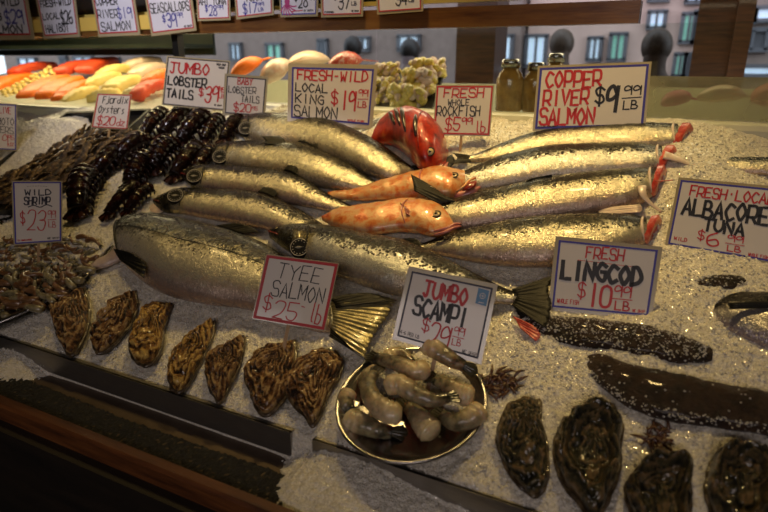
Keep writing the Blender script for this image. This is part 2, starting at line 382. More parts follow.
# rubber mat with pebbled surface
n1, n2 = 900, 14; vs = []; fs = []
for i in range(n1):
    for j in range(n2):
        x = -1.95 + 2.4 * i / (n1 - 1); y = .612 + .068 * j / (n2 - 1)
        vs.append(Vector((x, y + .004 * math.sin(x * 9) * (j / n2), .826 + .006 * noise.noise(Vector((x * 140, y * 140, 0))) + .002 * noise.noise(Vector((x * 300, y * 300, 3))))))
for i in range(n1 - 1):
    for j in range(n2 - 1): a = i * n2 + j; fs.append((a, a + n2, a + n2 + 1, a + 1))
o = obj('rubber_mat', vs, fs, MAT['mat_black'], None, loc=(-.7, .64, .826)); tag(o, 'black pebbled rubber matting strip between wooden rail and steel ledge', 'mat')
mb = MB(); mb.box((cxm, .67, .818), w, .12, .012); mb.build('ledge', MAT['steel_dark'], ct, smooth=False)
mb = MB(); mb.box((cxm, 1.22, .76), w, 1.18, .05); mb.build('base_shelf', MAT['steel_dark'], ct, smooth=False)
for (xl, xr, lab) in ((-1.405, -.553, 'long plain steel plate holding back the ice beside the row of oysters'), (-.508, .25, 'steel plate half buried in ice below the scampi plate')):
    mb = MB(); mb.box(((xl + xr) / 2, Y0, .856), xr - xl, .005, .05); mb.box(((xl + xr) / 2, Y0 + .004, .8795), xr - xl, .011, .003)
    o = mb.build('divider_plate', MAT['steel'], None, smooth=False, loc=((xl + xr) / 2, Y0, .831)); tag(o, lab, 'divider')
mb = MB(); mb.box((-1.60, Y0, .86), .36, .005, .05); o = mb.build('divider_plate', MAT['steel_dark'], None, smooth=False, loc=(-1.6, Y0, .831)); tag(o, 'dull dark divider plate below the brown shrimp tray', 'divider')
# ------------------------------------------------------------------ fish
def fish_body(top, bot, thick=.42, n=44, head=0.0, lift=.62, ring=28, base=0.0, blunt=(1, 1), power=1.0, mirror=1):
    """top / bot: outline in the photo's frame, from head (or cut) to tail."""
    tp = cr(top, n); bp = cr(bot, n)
    Cn, A, B, S, NN = [], [], [], [], []
    for i in range(n):
        T = P(*tp[i], base); Bo = P(*bp[i], base); a = (T - Bo).length / 2
        h = base + a * thick * lift
        T = P(*tp[i], h); Bo = P(*bp[i], h); a = (T - Bo).length / 2 * .93
        Cn.append((T + Bo) / 2); A.append(max(a, .0015)); s_ = (T - Bo); S.append(s_.normalized()); NN.append(N); B.append(max(a * thick, .0012))
    # steady the section directions
    for _ in range(3):
        S = [(S[max(i - 1, 0)] + S[i] * 2 + S[min(i + 1, n - 1)]).normalized() for i in range(n)]
        B = [(B[max(i - 1, 0)] + B[i] * 2 + B[min(i + 1, n - 1)]) / 4 for i in range(n)]
    return Cn, A, B, S, NN
def body_mesh(fr, ring=28, headlen=0.0, headstart=0.0, caps=True):
    Cn, A, B, S, NN = fr; n = len(Cn)
    vs, fs = loft(Cn, A, B, S, NN, ring, caps)
    d = []; hd = []; hu = []
    L = [0]
    for a, b in zip(Cn, Cn[1:]): L.append(L[-1] + (b - a).length)
    for i in range(n):
        u = L[i] / L[-1]
        for k in range(ring):
            th = 2 * PI * k / ring; d.append(math.cos(th))
            edge = headlen * (1 + .14 * math.sin(th) * (1 - abs(math.cos(th))))
            hd.append(max(0.0, min(1.0, (edge - u) / .012)) if headlen else 0.0); hu.append(u / max(headlen, .01))
    return vs, fs, {'dors': d, 'head': hd, 'hu': hu}
def on(fr, u, c, lift=0.0):
    """a point on the body's upper surface: u 0..1 along, c -1 (belly) .. 1 (back)"""
    Cn, A, B, S, NN = fr; n = len(Cn); L = [0]
    for a, b in zip(Cn, Cn[1:]): L.append(L[-1] + (b - a).length)
    t = u * L[-1]; j = 0
    while j < n - 2 and L[j + 1] < t: j += 1
    w = (t - L[j]) / (L[j + 1] - L[j]); 
    g = lambda X: X[j] * (1 - w) + X[j + 1] * w
    C_, a, b_, s_ = g(Cn), g(A), g(B), g(S)
    sn = math.sqrt(max(0, 1 - c * c)); p = C_ + s_ * (a * c) + N * (b_ * sn)
    nn = (s_ * (c / a) + N * (sn / b_)).normalized()
    ax = (Cn[j + 1] - Cn[j]).normalized()
    return p + nn * lift, nn, ax
def fin(name, basep, tipp, mat, parent, rays=9, thick=.0022, ridge=.0012, nn=None, seg=8, ragged=.08, sag=0.0):
    """solid fan with rays, from base points to tip points (3-D)"""
    nb = rays * 4 + 1; b_ = [Vector(p) for p in cr(basep, nb)]; t_ = [Vector(p) for p in cr(tipp, nb)]
    nrm = nn or N; vs = []; fs = []; rr = random.Random(len(name) + rays)
    for side in (1, -1):
        for i in range(nb):
            rg = 1 - ragged * abs(math.sin(i * PI / 4 + .4)) * rr.random()
            for j in range(seg):
                w = j / (seg - 1); p = b_[i].lerp(t_[i], w * (rg if j else 1))
                off = side * (thick * (1 - .7 * w)) + (ridge * math.cos(i * PI / 2) * (.3 + .7 * math.sin(PI * min(w + .1, 1)))) 
                vs.append(p + nrm * (off - sag * w * w + math.sin(i * .35) * .0012))
    M_ = nb * seg
    for i in range(nb - 1):
        for j in range(seg - 1):
            a = i * seg + j; q = (a, a + 1, a + seg + 1, a + seg)
            fs.append(q); fs.append(tuple(M_ + x for x in q[::-1]))
    for i in range(nb - 1):
        for j in (0, seg - 1):
            a = i * seg + j; fs.append((a, a + seg, M_ + a + seg, M_ + a))
    for j in range(seg - 1):
        for i in (0, nb - 1):
            a = i * seg + j; fs.append((a, a + 1, M_ + a + 1, M_ + a))
    return obj(name, vs, fs, mat, parent)
def disc(c, nn, ax, r, th, n=28, dome=0.0, ell=1.0):
    ax = (ax - nn * ax.dot(nn)).normalized(); s_ = nn.cross(ax); vs = []; fs = []
    rings = [(1.0, 0), (1.0, th), (.6, th + dome * .6), (.2, th + dome)]
    for rr, z in rings:
        for k in range(n):
            a = 2 * PI * k / n; vs.append(c + ax * (r * rr * math.cos(a)) + s_ * (r * ell * rr * math.sin(a)) + nn * z)
    for q in range(len(rings) - 1):
        for k in range(n): fs.append((q * n + k, q * n + (k + 1) % n, (q + 1) * n + (k + 1) % n, (q + 1) * n + k))
    fs.append(tuple(range(n))[::-1]); fs.append(tuple((len(rings) - 1) * n + k for k in range(n)))
    return vs, fs
def annulus(c, nn, ax, r0, r1, th, n=36, a0=0, a1=2 * PI):
    ax = (ax - nn * ax.dot(nn)).normalized(); s_ = nn.cross(ax); vs = []; fs = []; full = abs(a1 - a0 - 2 * PI) < 1e-6
    m = n if full else n + 1
    for k in range(m):
        a = a0 + (a1 - a0) * k / n; d = ax * math.cos(a) + s_ * math.sin(a)
        for r, z in ((r0, 0), (r0, th), (r1, th), (r1, 0)): vs.append(c + d * r + nn * z)
    for k in range(n):
        k2 = (k + 1) % m
        for q in range(4): fs.append((k * 4 + q, k2 * 4 + q, k2 * 4 + (q + 1) % 4, k * 4 + (q + 1) % 4))
    return vs, fs
def near(fr, px, py):
    best = None
    for i in range(60):
        for j in range(41):
            u, c = .002 + .5 * i / 59, -1 + j / 20
            q = proj(on(fr, u, c)[0]); d = (q[0] - px) ** 2 + (q[1] - py) ** 2
            if best is None or d < best[0]: best = (d, u, c)
    return best[1], best[2]
def eye(parent, fr, u, c, r, name='eye'):
    if u > 1: u, c = near(fr, u, c)
    p, nn, ax = on(fr, u, c, 0)
    e = obj(name, *disc(p - nn * .0008, nn, ax, r, .0012, 24, r * .35), MAT['eye_white'], parent)
    obj('pupil', *disc(p + nn * (.0004 + r * .12), nn, ax, r * .52, .0006, 20, r * .3), MAT['eye_black'], e)
    obj('eye_rim', *annulus(p - nn * .0004, nn, ax, r * .95, r * 1.25, .0016, 24), MAT['fin_dark'], e)
def sticker(parent, fr, px, py, r, h=0, seed=0):
    """round black gill sticker with a white ring of print"""
    u, c = near(fr, px, py); p, nn, ax = on(fr, u, max(-.8, min(.6, c)), .008)
    nn = (nn * .5 + (EYE - p).normalized() * .4 + N * .3).normalized(); ax = (U * .9 + V * .35).normalized()
    s_ = obj('round_gill_sticker', *disc(p - nn * .012, nn, ax, r, .014), MAT['stk_black'], parent)
    mb = MB(); q = p + nn * .0021
    mb.add(annulus(q, nn, ax, r * .82, r * .89, .0006))
    rr = random.Random(seed); axx = (ax - nn * ax.dot(nn)).normalized(); s2 = nn.cross(axx)
    for k in range(14):
        a = .25 + k * 2 * PI / 14
        mb.add(annulus(q, nn, ax, r * .62, r * .70, .0005, 2, a, a + .14))
    # small fish emblem in the middle
    for k in range(9):
        w = k / 8; hgt = r * .22 * math.sin(PI * min(1, w * 1.15 + .05)) + r * .03
        mb.box(q + axx * (r * (-.38 + .76 * w)), r * .06, hgt, .0008, (axx, s2, nn))
    mb.build('white_print', MAT['stk_white'], s_)
def snout_fix(fr): return fr
def gill(parent, fr, u0, c0, c1, bend, mat, name='gill_cover', w=.004, lift=.001):
    pts = []
    for k in range(13):
        q = k / 12; c = c0 + (c1 - c0) * q; u = u0 + bend * math.sin(PI * q); pts.append(on(fr, u, c, lift)[0])
    mb = MB(); mb.tube(pts, [w * (.35 + .65 * math.sin(PI * k / 12)) for k in range(13)], 8); return mb.build(name, mat, parent)
def salmon(label, top, bot, skin, group, head=.15, thick=.44, base=0.0, stick=None, eyeu=.055, tail=None, dorsal=None, adipose=None, pect=None, mouth=True, lower_jaw=None, seed=0):
    fr = fish_body(top, bot, thick, base=base); c = fr[0][len(fr[0]) // 2]
    root = thing('salmon', label, 'fish', c - N * .03, group)
    vs, fs, at = body_mesh(fr, headlen=head)
    for k in range(len(vs)):
        vs[k] = vs[k] + N * (.0012 * noise.noise(vs[k] * 60))
    obj('body', vs, fs, MAT[skin], root, attrs=at)
    if head:
        eye(root, fr, eyeu, .42, .0048)
        gill(root, fr, head * .90, .80, -.9, .018, MAT['fin_dark'], 'gill_cover_edge', .0028)
        gill(root, fr, head * .74, .1, -.8, .012, MAT['fin_gold'], 'cheek_plate', .006, -.003)
        if mouth:
            mb = MB(); mb.tube([on(fr, .004 + .06 * k / 6, -.15 - .25 * k / 6, .0012)[0] for k in range(7)], .0016, 6); mb.build('mouth_line', MAT['mouth'], root)
    if stick: sticker(root, fr, *stick)
    for i, (bp, tp, h, mt, rays, sag) in enumerate(tail or []):
        fin('tail_fin', [P(*q, h) for q in bp], [P(*q, h) for q in tp], MAT[mt], root, rays, .002, .0012, sag=sag)
    for nm, ls in (('dorsal_fin', dorsal), ('adipose_fin', adipose), ('pectoral_fin', pect)):
        for (bp, tp, h0, h1, mt, rays) in ls or []:
            fin(nm, [P(*q, h0) for q in bp], [P(*q, h1) for q in tp], MAT[mt], root, rays, .0016, .0008)
    return root, fr
GL = 'whole salmon with gill stickers in the left row'
salmon('whole silver salmon at the back beside the lobster tails, below the baby lobster sign',
       [(233, 127), (243, 119), (262, 116), (300, 117), (330, 122), (352, 130), (375, 141), (392, 152), (405, 162), (416, 169)],
       [(233, 129), (243, 138), (262, 146), (300, 151), (330, 159), (352, 168), (375, 177), (392, 180), (405, 177), (416, 173)], 'salmon_a', GL, .16,
       stick=(247, 130, .0255, .052, 1), tail=[([(412, 166), (414, 171), (413, 176)], [(432, 166), (428, 174), (434, 182)], .012, 'fin_dark', 8, .004)],
       pect=[([(262, 137), (266, 141), (264, 144)], [(280, 136), (285, 141), (278, 145)], .07, .065, 'fin_dark', 5)])
salmon('second whole salmon of the left row, its snout beside the lobster tails',
       [(206, 149), (218, 145), (238, 143), (280, 143), (310, 147), (335, 157), (355, 167), (372, 179), (384, 186)],
       [(206, 153), (214, 163), (230, 167), (250, 172), (280, 177), (310, 184), (335, 189), (358, 191), (372, 191), (384, 190)], 'salmon_a', GL, .20, base=.004,
       stick=(221, 159, .0245, .048, 2), dorsal=[([(298, 142), (308, 144), (318, 149)], [(303, 138), (313, 138), (318, 140)], .05, .058, 'fin_dark', 5)])
salmon('third whole salmon of the left row, above the pink-jawed one',
       [(181, 173), (195, 167), (213, 166), (250, 168), (285, 171), (305, 178), (322, 190), (338, 199), (352, 206)],
       [(181, 178), (192, 188), (205, 190), (230, 193), (260, 198), (290, 203), (320, 209), (340, 212), (352, 211)], 'salmon_b', GL, .20, base=.006,
       stick=(196, 178, .024, .048, 3), dorsal=[([(284, 170), (292, 172), (297, 175)], [(288, 165), (295, 166), (298, 168)], .05, .058, 'fin_dark', 4)])
salmon('whole salmon with pink lower jaw, directly above the huge headless salmon',
       [(154, 200), (168, 193), (185, 189), (215, 190), (245, 191), (276, 198), (302, 211), (326, 226), (348, 240)],
       [(154, 204), (163, 212), (180, 213), (205, 218), (240, 224), (268, 230), (292, 238), (318, 246), (344, 246)], 'salmon_b', GL, .19, base=.002,
       stick=(176, 198, .024, .044, 4), dorsal=[([(258, 192), (266, 194), (274, 197)], [(264, 187), (274, 189), (278, 193)], .05, .056, 'fin_dark', 4)],
       pect=[([(153, 204), (158, 208), (163, 211)], [(149, 208), (152, 212), (160, 213)], .012, .010, 'fin_pale', 4)])
# the big salmon under the tyee sign
rt, frt = salmon('huge pale headless salmon under the red-edged sign, ribbed tail beside the scampi sign',
       [(119, 224), (130, 218), (150, 215), (171, 217), (193, 222), (225, 229), (260, 241), (290, 259), (312, 281), (330, 303)],
       [(121, 262), (130, 272), (146, 286), (166, 296), (200, 304), (240, 309), (275, 318), (300, 327), (318, 333), (331, 332)], 'salmon_t', None, 0, thick=.42, base=0,
       tail=[([(330, 301), (333, 318), (330, 334)], [(395, 300), (385, 318), (372, 335), (364, 356)], .034, 'fin_gold', 12, .006),
             ([(330, 300), (334, 303), (336, 308)], [(350, 293), (375, 293), (398, 300)], .037, 'fin_dark', 5, .002),
             ([(330, 328), (331, 332), (329, 336)], [(350, 346), (357, 353), (365, 358)], .036, 'fin_dark', 4, .004)],
       adipose=[([(216, 226), (228, 229), (243, 234)], [(235, 223), (250, 226), (259, 232)], .055, .062, 'fin_dark', 6)])
fin('pectoral_fin', [P(114, 250, .085), P(116, 254, .085), P(119, 259, .085)], [P(131, 253, .095), P(146, 264, .09), P(144, 278, .08)], MAT['fin_dark'], rt, 8, .003, .0026)
q = [Vector(v) for v in cr([P(124, 248, .012), P(116, 256, .016), P(104, 262, .014), P(90, 266, .006)], 16)]; S2_, N2_ = frames(q, N); w_ = [.030 - .012 * k / 15 if k < 13 else .018 - .005 * (k - 12) for k in range(16)]
mb = MB(); mb.add(loft(q, w_, [x * .5 for x in w_], S2_, N2_, 16)); mb.build('belly_flap', MAT['fin_pale'], rt)
fin('pelvic_fin', [P(186, 291, .03), P(190, 293, .03), P(193, 296, .028)], [P(205, 300, .032), P(211, 304, .03), P(208, 306, .026)], MAT['fin_pale'], rt, 5, .002)
gill(rt, frt, .012, .85, -.9, .004, MAT['fin_dark'], 'collar_edge', .003)
mb = MB(); mb.tube([on(frt, .03 + .9 * k / 40, .12 - .1 * math.sin(k / 40 * PI), .0004)[0] for k in range(41)], .0011, 6); mb.build('lateral_line', MAT['fin_dark'], rt)
salmon('whole blue-black spotted salmon, head above the red-edged sign, running behind the scampi sign',
       [(269, 231), (285, 226), (305, 225), (336, 228), (369, 235), (408, 242), (439, 256), (470, 271), (500, 286), (517, 293)],
       [(270, 237), (280, 246), (300, 258), (330, 273), (370, 288), (400, 296), (440, 302), (475, 305), (500, 304), (517, 303)], 'salmon_c', None, .24, thick=.52, base=.012,
       stick=(300, 248, .0235, .068, 5), tail=[([(512, 290), (516, 298), (512, 305)], [(558, 275), (549, 290), (552, 308), (546, 330)], .022, 'fin_dark', 9, -.004)],
       adipose=[([(398, 240), (404, 241), (412, 244)], [(410, 238), (418, 240), (423, 245)], .055, .06, 'fin_dark', 4)])
# the four without heads on the right, cut ends to the right
def headless(label, top, bot, skin, cutdir, flaps=(), fins=(), base=0.0, tail=None, thick=.5):
    fr = fish_body(top, bot, thick, base=base); n = len(fr[0]); c = fr[0][n // 2]
    root = thing('headless_salmon', label, 'fish', c - N * .03, 'headless salmon in the right row')
    vs, fs, at = body_mesh(fr)
    for k in range(len(vs)): vs[k] = vs[k] + N * (.0012 * noise.noise(vs[k] * 60))
    obj('body', vs, fs, MAT[skin], root, attrs=at)
    Cn, A, B, S, NN = fr; ax = (Cn[0] - Cn[2]).normalized()
    # the red cut face, bulging a little, with its darker bone and pale rim
    v2 = []; f2 = []; m = 26; rings = [(1.02, -.006), (1.03, .004), (.9, .011), (.6, .014), (.25, .010)]
    for rr, z in rings:
        for k in range(m):
            th = 2 * PI * k / m; wob = 1 + .05 * math.sin(3 * th + n)
            v2.append(Cn[0] + S[0] * (A[0] * rr * wob * math.cos(th)) + N * (B[0] * rr * wob * math.sin(th)) + ax * (z * 1.5 + .013 * math.cos(th) + (.011 if rr > .95 else .004)))
    for q in range(len(rings) - 1):
        for k in range(m): f2.append((q * m + k, q * m + (k + 1) % m, (q + 1) * m + (k + 1) % m, (q + 1) * m + k))
    f2.append(tuple((len(rings) - 1) * m + k for k in range(m)))
    cf = obj('cut_face', v2, f2, MAT['flesh'], root)
    obj('backbone', *disc(Cn[0] + ax * .0245 + S[0] * A[0] * .2, ax, S[0], A[0] * .16, .003), MAT['membrane'], cf)
    gill(root, fr, .012, .9, -.95, .012, MAT['membrane'], 'collar_edge', .0035)
    for pts, ws, h, mt, nm in flaps:
        q = [P(x, y, hh) for (x, y), hh in zip(pts, h)]; q = [Vector(v) for v in cr(q, 14)]; w = [v[0] for v in cr([(x,) for x in ws], 14)] if False else [ws[0] + (ws[-1] - ws[0]) * k / 13 for k in range(14)]
        S2, N2 = frames(q, N); mb = MB(); mb.add(loft(q, w, [max(x * .3, .0012) for x in w], S2, N2, 12)); mb.build(nm, MAT[mt], root)
    for nm, bp, tp, h0, h1, mt, rays in fins:
        fin(nm, [P(*q, h0) for q in bp], [P(*q, h1) for q in tp], MAT[mt], root, rays, .0016, .0008)
    if tail: fin('tail_fin', [P(*q, .02) for q in tail[0]], [P(*q, .016) for q in tail[1]], MAT['fin_dark'], root, 7)
    return root
headless('headless salmon at the very back below the large copper sign, narrow tail at left',
         [(677, 126), (655, 125), (631, 125), (580, 128), (550, 131), (527, 136), (498, 146), (480, 153), (466, 157)],
         [(677, 147), (655, 149), (631, 150), (580, 151), (550, 154), (527, 157), (498, 162), (480, 162), (466, 161)], 'salmon_a', 1,
         tail=([(470, 156), (469, 159), (471, 162)], [(452, 153), (457, 158), (450, 164)]))
headless('second headless salmon from the back with a long white collar flap ending in pink',
         [(661, 148), (640, 145), (620, 145), (580, 146), (550, 148), (527, 152), (498, 159), (475, 168), (455, 176)],
         [(661, 170), (640, 173), (620, 174), (580, 178), (550, 181), (527, 184), (498, 189), (475, 191), (455, 190)], 'salmon_c', 1, base=.004,
         flaps=[([(664, 155), (675, 158), (688, 163), (697, 166)], (.016, .005), (.04, .035, .022, .016), 'membrane', 'collar_flap'), ([(686, 166), (694, 164), (704, 160)], (.003, .0045), (.02, .02, .016), 'flesh', 'pink_flap_tip')])
headless('third headless salmon from the back, black fin on its back and two pale collar flaps',
         [(653, 170), (640, 170), (620, 171), (580, 175), (550, 179), (527, 183), (498, 190), (458, 199), (425, 207)],
         [(653, 196), (640, 203), (620, 208), (580, 214), (550, 218), (516, 222), (485, 227), (455, 229), (425, 222)], 'salmon_b', 1, base=.008,
         flaps=[([(642, 186), (643, 194), (650, 203), (662, 212)], (.009, .004), (.055, .05, .035, .02), 'membrane', 'collar_flap'), ([(655, 181), (664, 181), (673, 180)], (.0018, .001), (.05, .05, .045), 'flesh', 'thin_red_sliver')],
         fins=[('dorsal_fin', [(528, 184), (540, 181), (552, 179)], [(524, 183), (535, 177), (552, 175)], .05, .06, 'fin_dark', 6),
               ('pectoral_fin', [(640, 205), (642, 209), (640, 213)], [(600, 208), (597, 213), (606, 215)], .04, .03, 'fin_pale', 6)])
headless('nearest headless salmon of the right row, cut end behind the lingcod sign',
         [(646, 219), (630, 216), (600, 215), (560, 216), (516, 220), (485, 226), (455, 232), (430, 241), (415, 246)],
         [(646, 243), (630, 252), (600, 260), (560, 265), (520, 266), (485, 263), (455, 258), (430, 252), (415, 250)], 'salmon_b', 1, base=.006)
# ------------------------------------------------------------------ rockfish
def rockfish(label, top, bot, skin, group, base, headu, eyes, pect=None, jaw=None, mouth=None, patches=(), extra=None, thick=.6, tail=None):
    fr = fish_body(top, bot, thick, base=base); c = fr[0][len(fr[0]) // 2]
    root = thing('rockfish', label, 'fish', c - N * .03, group)
    vs, fs, at = body_mesh(fr)
    for k in range(len(vs)): vs[k] = vs[k] + N * (.003 * noise.noise(vs[k] * 45)) + U * (.002 * noise.noise(vs[k] * 45 + Vector((5, 5, 5))))
    obj('body', vs, fs, MAT[skin], root, attrs=at)
    eye(root, fr, *eyes)
    gill(root, fr, headu, .55, -.85, .03, MAT['rock_jaw'] if skin == 'rock_orange' else MAT['mouth'], 'gill_cover_edge', .0022)
    if jaw:
        q = [Vector(v) for v in cr([P(x, y, h) for x, y, h in jaw[0]], 16)]; S2, N2 = frames(q, N); r = jaw[1]
        w = [r * (.55 + .5 * math.sin(PI * (k / 15) ** .8)) * (1 if k < 13 else (1 - (k - 12) * .2)) for k in range(16)]
        mb = MB(); mb.add(loft(q, w, [x * .8 for x in w], S2, N2, 14)); mb.build('lower_jaw', MAT['rock_jaw'], root)
    if mouth:
        q = [Vector(v) for v in cr([P(x, y, h) for x, y, h in mouth[0]], 12)]; S2, N2 = frames(q, N); r = mouth[1]
        w = [r * (.3 + .7 * math.sin(PI * k / 11)) for k in range(12)]
        mb = MB(); mb.add(loft(q, w, [x * .5 for x in w], S2, N2, 12)); mb.build('mouth', MAT['mouth'], root)
    for bp, tp, h0, h1, mt, rays in pect or []:
        fin('pectoral_fin', [P(*q, h0) for q in bp], [P(*q, h1) for q in tp], MAT[mt], root, rays, .002, .001)
    for u, cc, l, w in patches:
        mb = MB(); q = [on(fr, u + l * (k - 4) / 8, cc + w * (k - 4) / 8, .0006)[0] for k in range(9)]
        mb.tube(q, [.006 * math.sin(PI * (k + .6) / 9.2) + .001 for k in range(9)], 8); mb.build('black_back_patch', MAT['black_patch'], root)
    if tail: fin('tail_fin', [P(*q, .02) for q in tail[0]], [P(*q, .02) for q in tail[1]], MAT[tail[2]], root, 7)
    return root, fr
r1, f1 = rockfish('bright red whole rockfish curled at the back, facing right beside its price sign',
    [(448, 152), (446, 140), (440, 129), (428, 119), (412, 114), (396, 115), (383, 121), (375, 130), (371, 140)],
    [(447, 158), (442, 166), (432, 169), (422, 167), (412, 158), (403, 148), (392, 142), (381, 142), (372, 143)], 'rock_red', None, .01, .30, (430, 152, .0098),
    pect=[([(440, 164), (436, 167), (431, 169)], [(452, 154), (455, 161), (450, 170)], .015, .012, 'fin_dark', 7)], patches=[(.66, -.1, .05, 1.0), (.74, -.1, .04, .9), (.57, -.15, .06, 1.1), (.36, -.3, .02, .7)],
    mouth=([(434, 168, .038), (440, 166, .044), (446, 161, .044)], .005), thick=.6,
    jaw=([(431, 169, .024), (438, 169, .026), (444, 167, .028), (448, 162, .03)], .006))
r2, f2 = rockfish('orange rockfish with wide open mouth and black side fin, behind the other orange one',
    [(474, 176), (468, 173), (455, 170), (444, 168), (433, 168), (420, 171), (405, 175), (380, 181), (355, 189), (328, 192)],
    [(472, 180), (462, 190), (452, 196), (440, 197), (428, 196), (415, 197), (400, 198), (380, 199), (355, 200), (328, 198)], 'rock_orange', 'orange rockfish', .014, .33, (454, 175, .0085),
    jaw=([(452, 194, .022), (462, 195, .022), (472, 191, .028), (480, 187, .032)], .0115), mouth=([(462, 190, .040), (470, 186, .046), (476, 181, .048)], .012),
    pect=[([(411, 175), (413, 182), (414, 190)], [(432, 186), (446, 196), (456, 202), (440, 204)], .075, .05, 'fin_dark', 8)], thick=.48)
mb = MB(); mb.tube(cr([P(456, 192, .04), P(463, 187, .048), (P(470, 180, .05)), P(476, 178, .048)], 10), [.003] * 10, 8); mb.build('upper_lip', MAT['rock_orange'], r2)
r3, f3 = rockfish('orange rockfish with closed mouth, nearer of the two, above the spotted salmon',
    [(461, 224), (455, 216), (445, 208), (436, 202), (424, 199), (411, 199), (398, 200), (380, 203), (359, 206), (340, 209), (322, 216)],
    [(459, 229), (450, 234), (440, 236), (430, 236), (418, 233), (405, 231), (390, 232), (370, 234), (352, 233), (336, 228), (322, 220)], 'rock_orange', 'orange rockfish', .016, .36, (436, 214, .0092),
    mouth=([(437, 233, .045), (446, 230, .05), (454, 226, .05), (460, 225, .046)], .0022), thick=.46,
    pect=[([(400, 203), (404, 208), (406, 214)], [(408, 210), (414, 212), (410, 216)], .06, .056, 'mouth', 3)])
for k, dy in enumerate((-1.7, 1.9)):
    mb = MB(); mb.tube(cr([P(434, 233 + dy, .042), P(446, 230 + dy, .05), P(454, 226 + dy, .05), P(461, 225 + dy * .7, .044)], 10), [.0022, .003, .0035, .0035, .0035, .0035, .0035, .0035, .003, .002], 8)
    mb.build('lip', MAT['rock_jaw'], r3)
# ------------------------------------------------------------------ lingcod, albacore and what else lies in the ice
MAT['ling'] = M('dark_mottled_lingcod_skin', [(.004, .003, .002), (.016, .008, .005), (.045, .022, .012), (.010, .005, .004)], 38, .32, 0, 1, 150, .006, coat=.12, spec=.4, detail=8)
def simple_fish(name, label, top, bot, mat, base, thick=.5, lift=.62):
    fr = fish_body(top, bot, thick, base=base, lift=lift); c = fr[0][20]
    root = thing(name, label, 'fish', c - N * .03); vs, fs, at = body_mesh(fr)
    for k in range(len(vs)): vs[k] = vs[k] + N * (.003 * noise.noise(vs[k] * 40) + .0022 * noise.noise(vs[k] * 130))
    obj('body', vs, fs, MAT[mat], root, attrs=at); return root, fr
lg, lf = simple_fish('lingcod', 'dark brown glossy lingcod lying in the ice above the mossy oysters',
    [(860, 412), (820, 404), (766, 391), (725, 384), (690, 376), (660, 370), (630, 364), (604, 354), (590, 354), (580, 359)],
    [(860, 458), (820, 448), (766, 436), (725, 430), (690, 426), (660, 420), (630, 409), (606, 392), (590, 378), (581, 363)], 'ling', -.004, .5)
l2, lf2 = simple_fish('lingcod', 'half buried brown lingcod under snow-like ice below the lingcod price sign, reddish torn gill',
    [(523, 318), (545, 316), (575, 318), (610, 321), (645, 326), (680, 335), (712, 348)],
    [(523, 328), (545, 340), (575, 347), (610, 352), (645, 359), (680, 364), (712, 362)], 'ling', -.006, .6)
fin('gill_flap', [P(513, 317, .02), P(517, 322, .02), P(520, 328, .02)], [P(534, 326, .022), P(541, 335, .02), (P(536, 342, .014))], MAT['flesh'], l2, 5)
fin('pectoral_fin', [P(545, 300, .008), P(543, 308, .01), P(545, 318, .012)], [P(515, 294, .01), P(513, 306, .012), P(520, 318, .01)], MAT['fin_dark'], l2, 8)
ab, af = simple_fish('albacore_tuna', 'black-backed albacore tuna with silvery belly half in the ice at the right edge',
    [(708, 309), (718, 300), (735, 293), (755, 292), (780, 294), (820, 300), (860, 310)],
    [(709, 312), (716, 322), (730, 332), (750, 342), (780, 354), (820, 364), (860, 370)], 'albacore', -.01, .4)
ab.children[0].data.materials[0] = MAT['albacore']
fin('pectoral_fin', [P(728, 304, .035), P(729, 306, .035), P(730, 308, .035)], [P(790, 300, .04), P(800, 304, .04), P(790, 307, .038)], MAT['fin_dark'], ab, 4)
bd, bf = simple_fish('buried_fish', 'dark back of a fish nearly covered by ice below the albacore sign',
    [(683, 284), (700, 277), (720, 275), (737, 276), (752, 280)], [(683, 287), (700, 288), (720, 289), (737, 289), (752, 287)], 'ling', -.004, .6)
fb, ff = simple_fish('grey_fish', 'grey fish partly under ice along the foot of the glass at the right',
    [(700, 162), (720, 158), (745, 158), (780, 158), (820, 158)], [(700, 167), (720, 172), (745, 174), (780, 175), (820, 176)], 'salmon_t', -.012, .45)

# crumbs of ice lying over the half-buried fish
mb = MB(); rr = random.Random(12)
for fr_, cnt, c0, c1 in ((lf2, 900, -1, .9), (lf, 260, -1, -.75), (lf, 50, -.6, .9), (af, 120, -1, -.6), (bf, 90, -.9, .6), (ff, 160, -.9, .9), (lf, 120, .8, 1)):
    for k in range(cnt):
        p, nn, ax = on(fr_, rr.uniform(.0, .97), rr.uniform(c0, c1), .0006); r = rr.uniform(.0008, .0024); a = rr.uniform(0, PI); s_ = nn.cross(ax)
        d1 = ax * math.cos(a) + s_ * math.sin(a); d2 = nn.cross(d1)
        v = [p + d1 * r, p - d1 * r * rr.uniform(.7, 1.3), p + d2 * r * rr.uniform(.6, 1.2), p - d2 * r, p + nn * r * .9, p - nn * r * .6]
        mb.add((v, [(0, 2, 4), (2, 1, 4), (1, 3, 4), (3, 0, 4), (2, 0, 5), (1, 2, 5), (3, 1, 5), (0, 3, 5)]))
o = mb.build('ice_crumbs', ice.data.materials[0], None, smooth=False, loc=P(650, 350)); tag(o, 'loose crumbs of ice strewn over the half-buried dark fish', 'ice', kind='stuff')
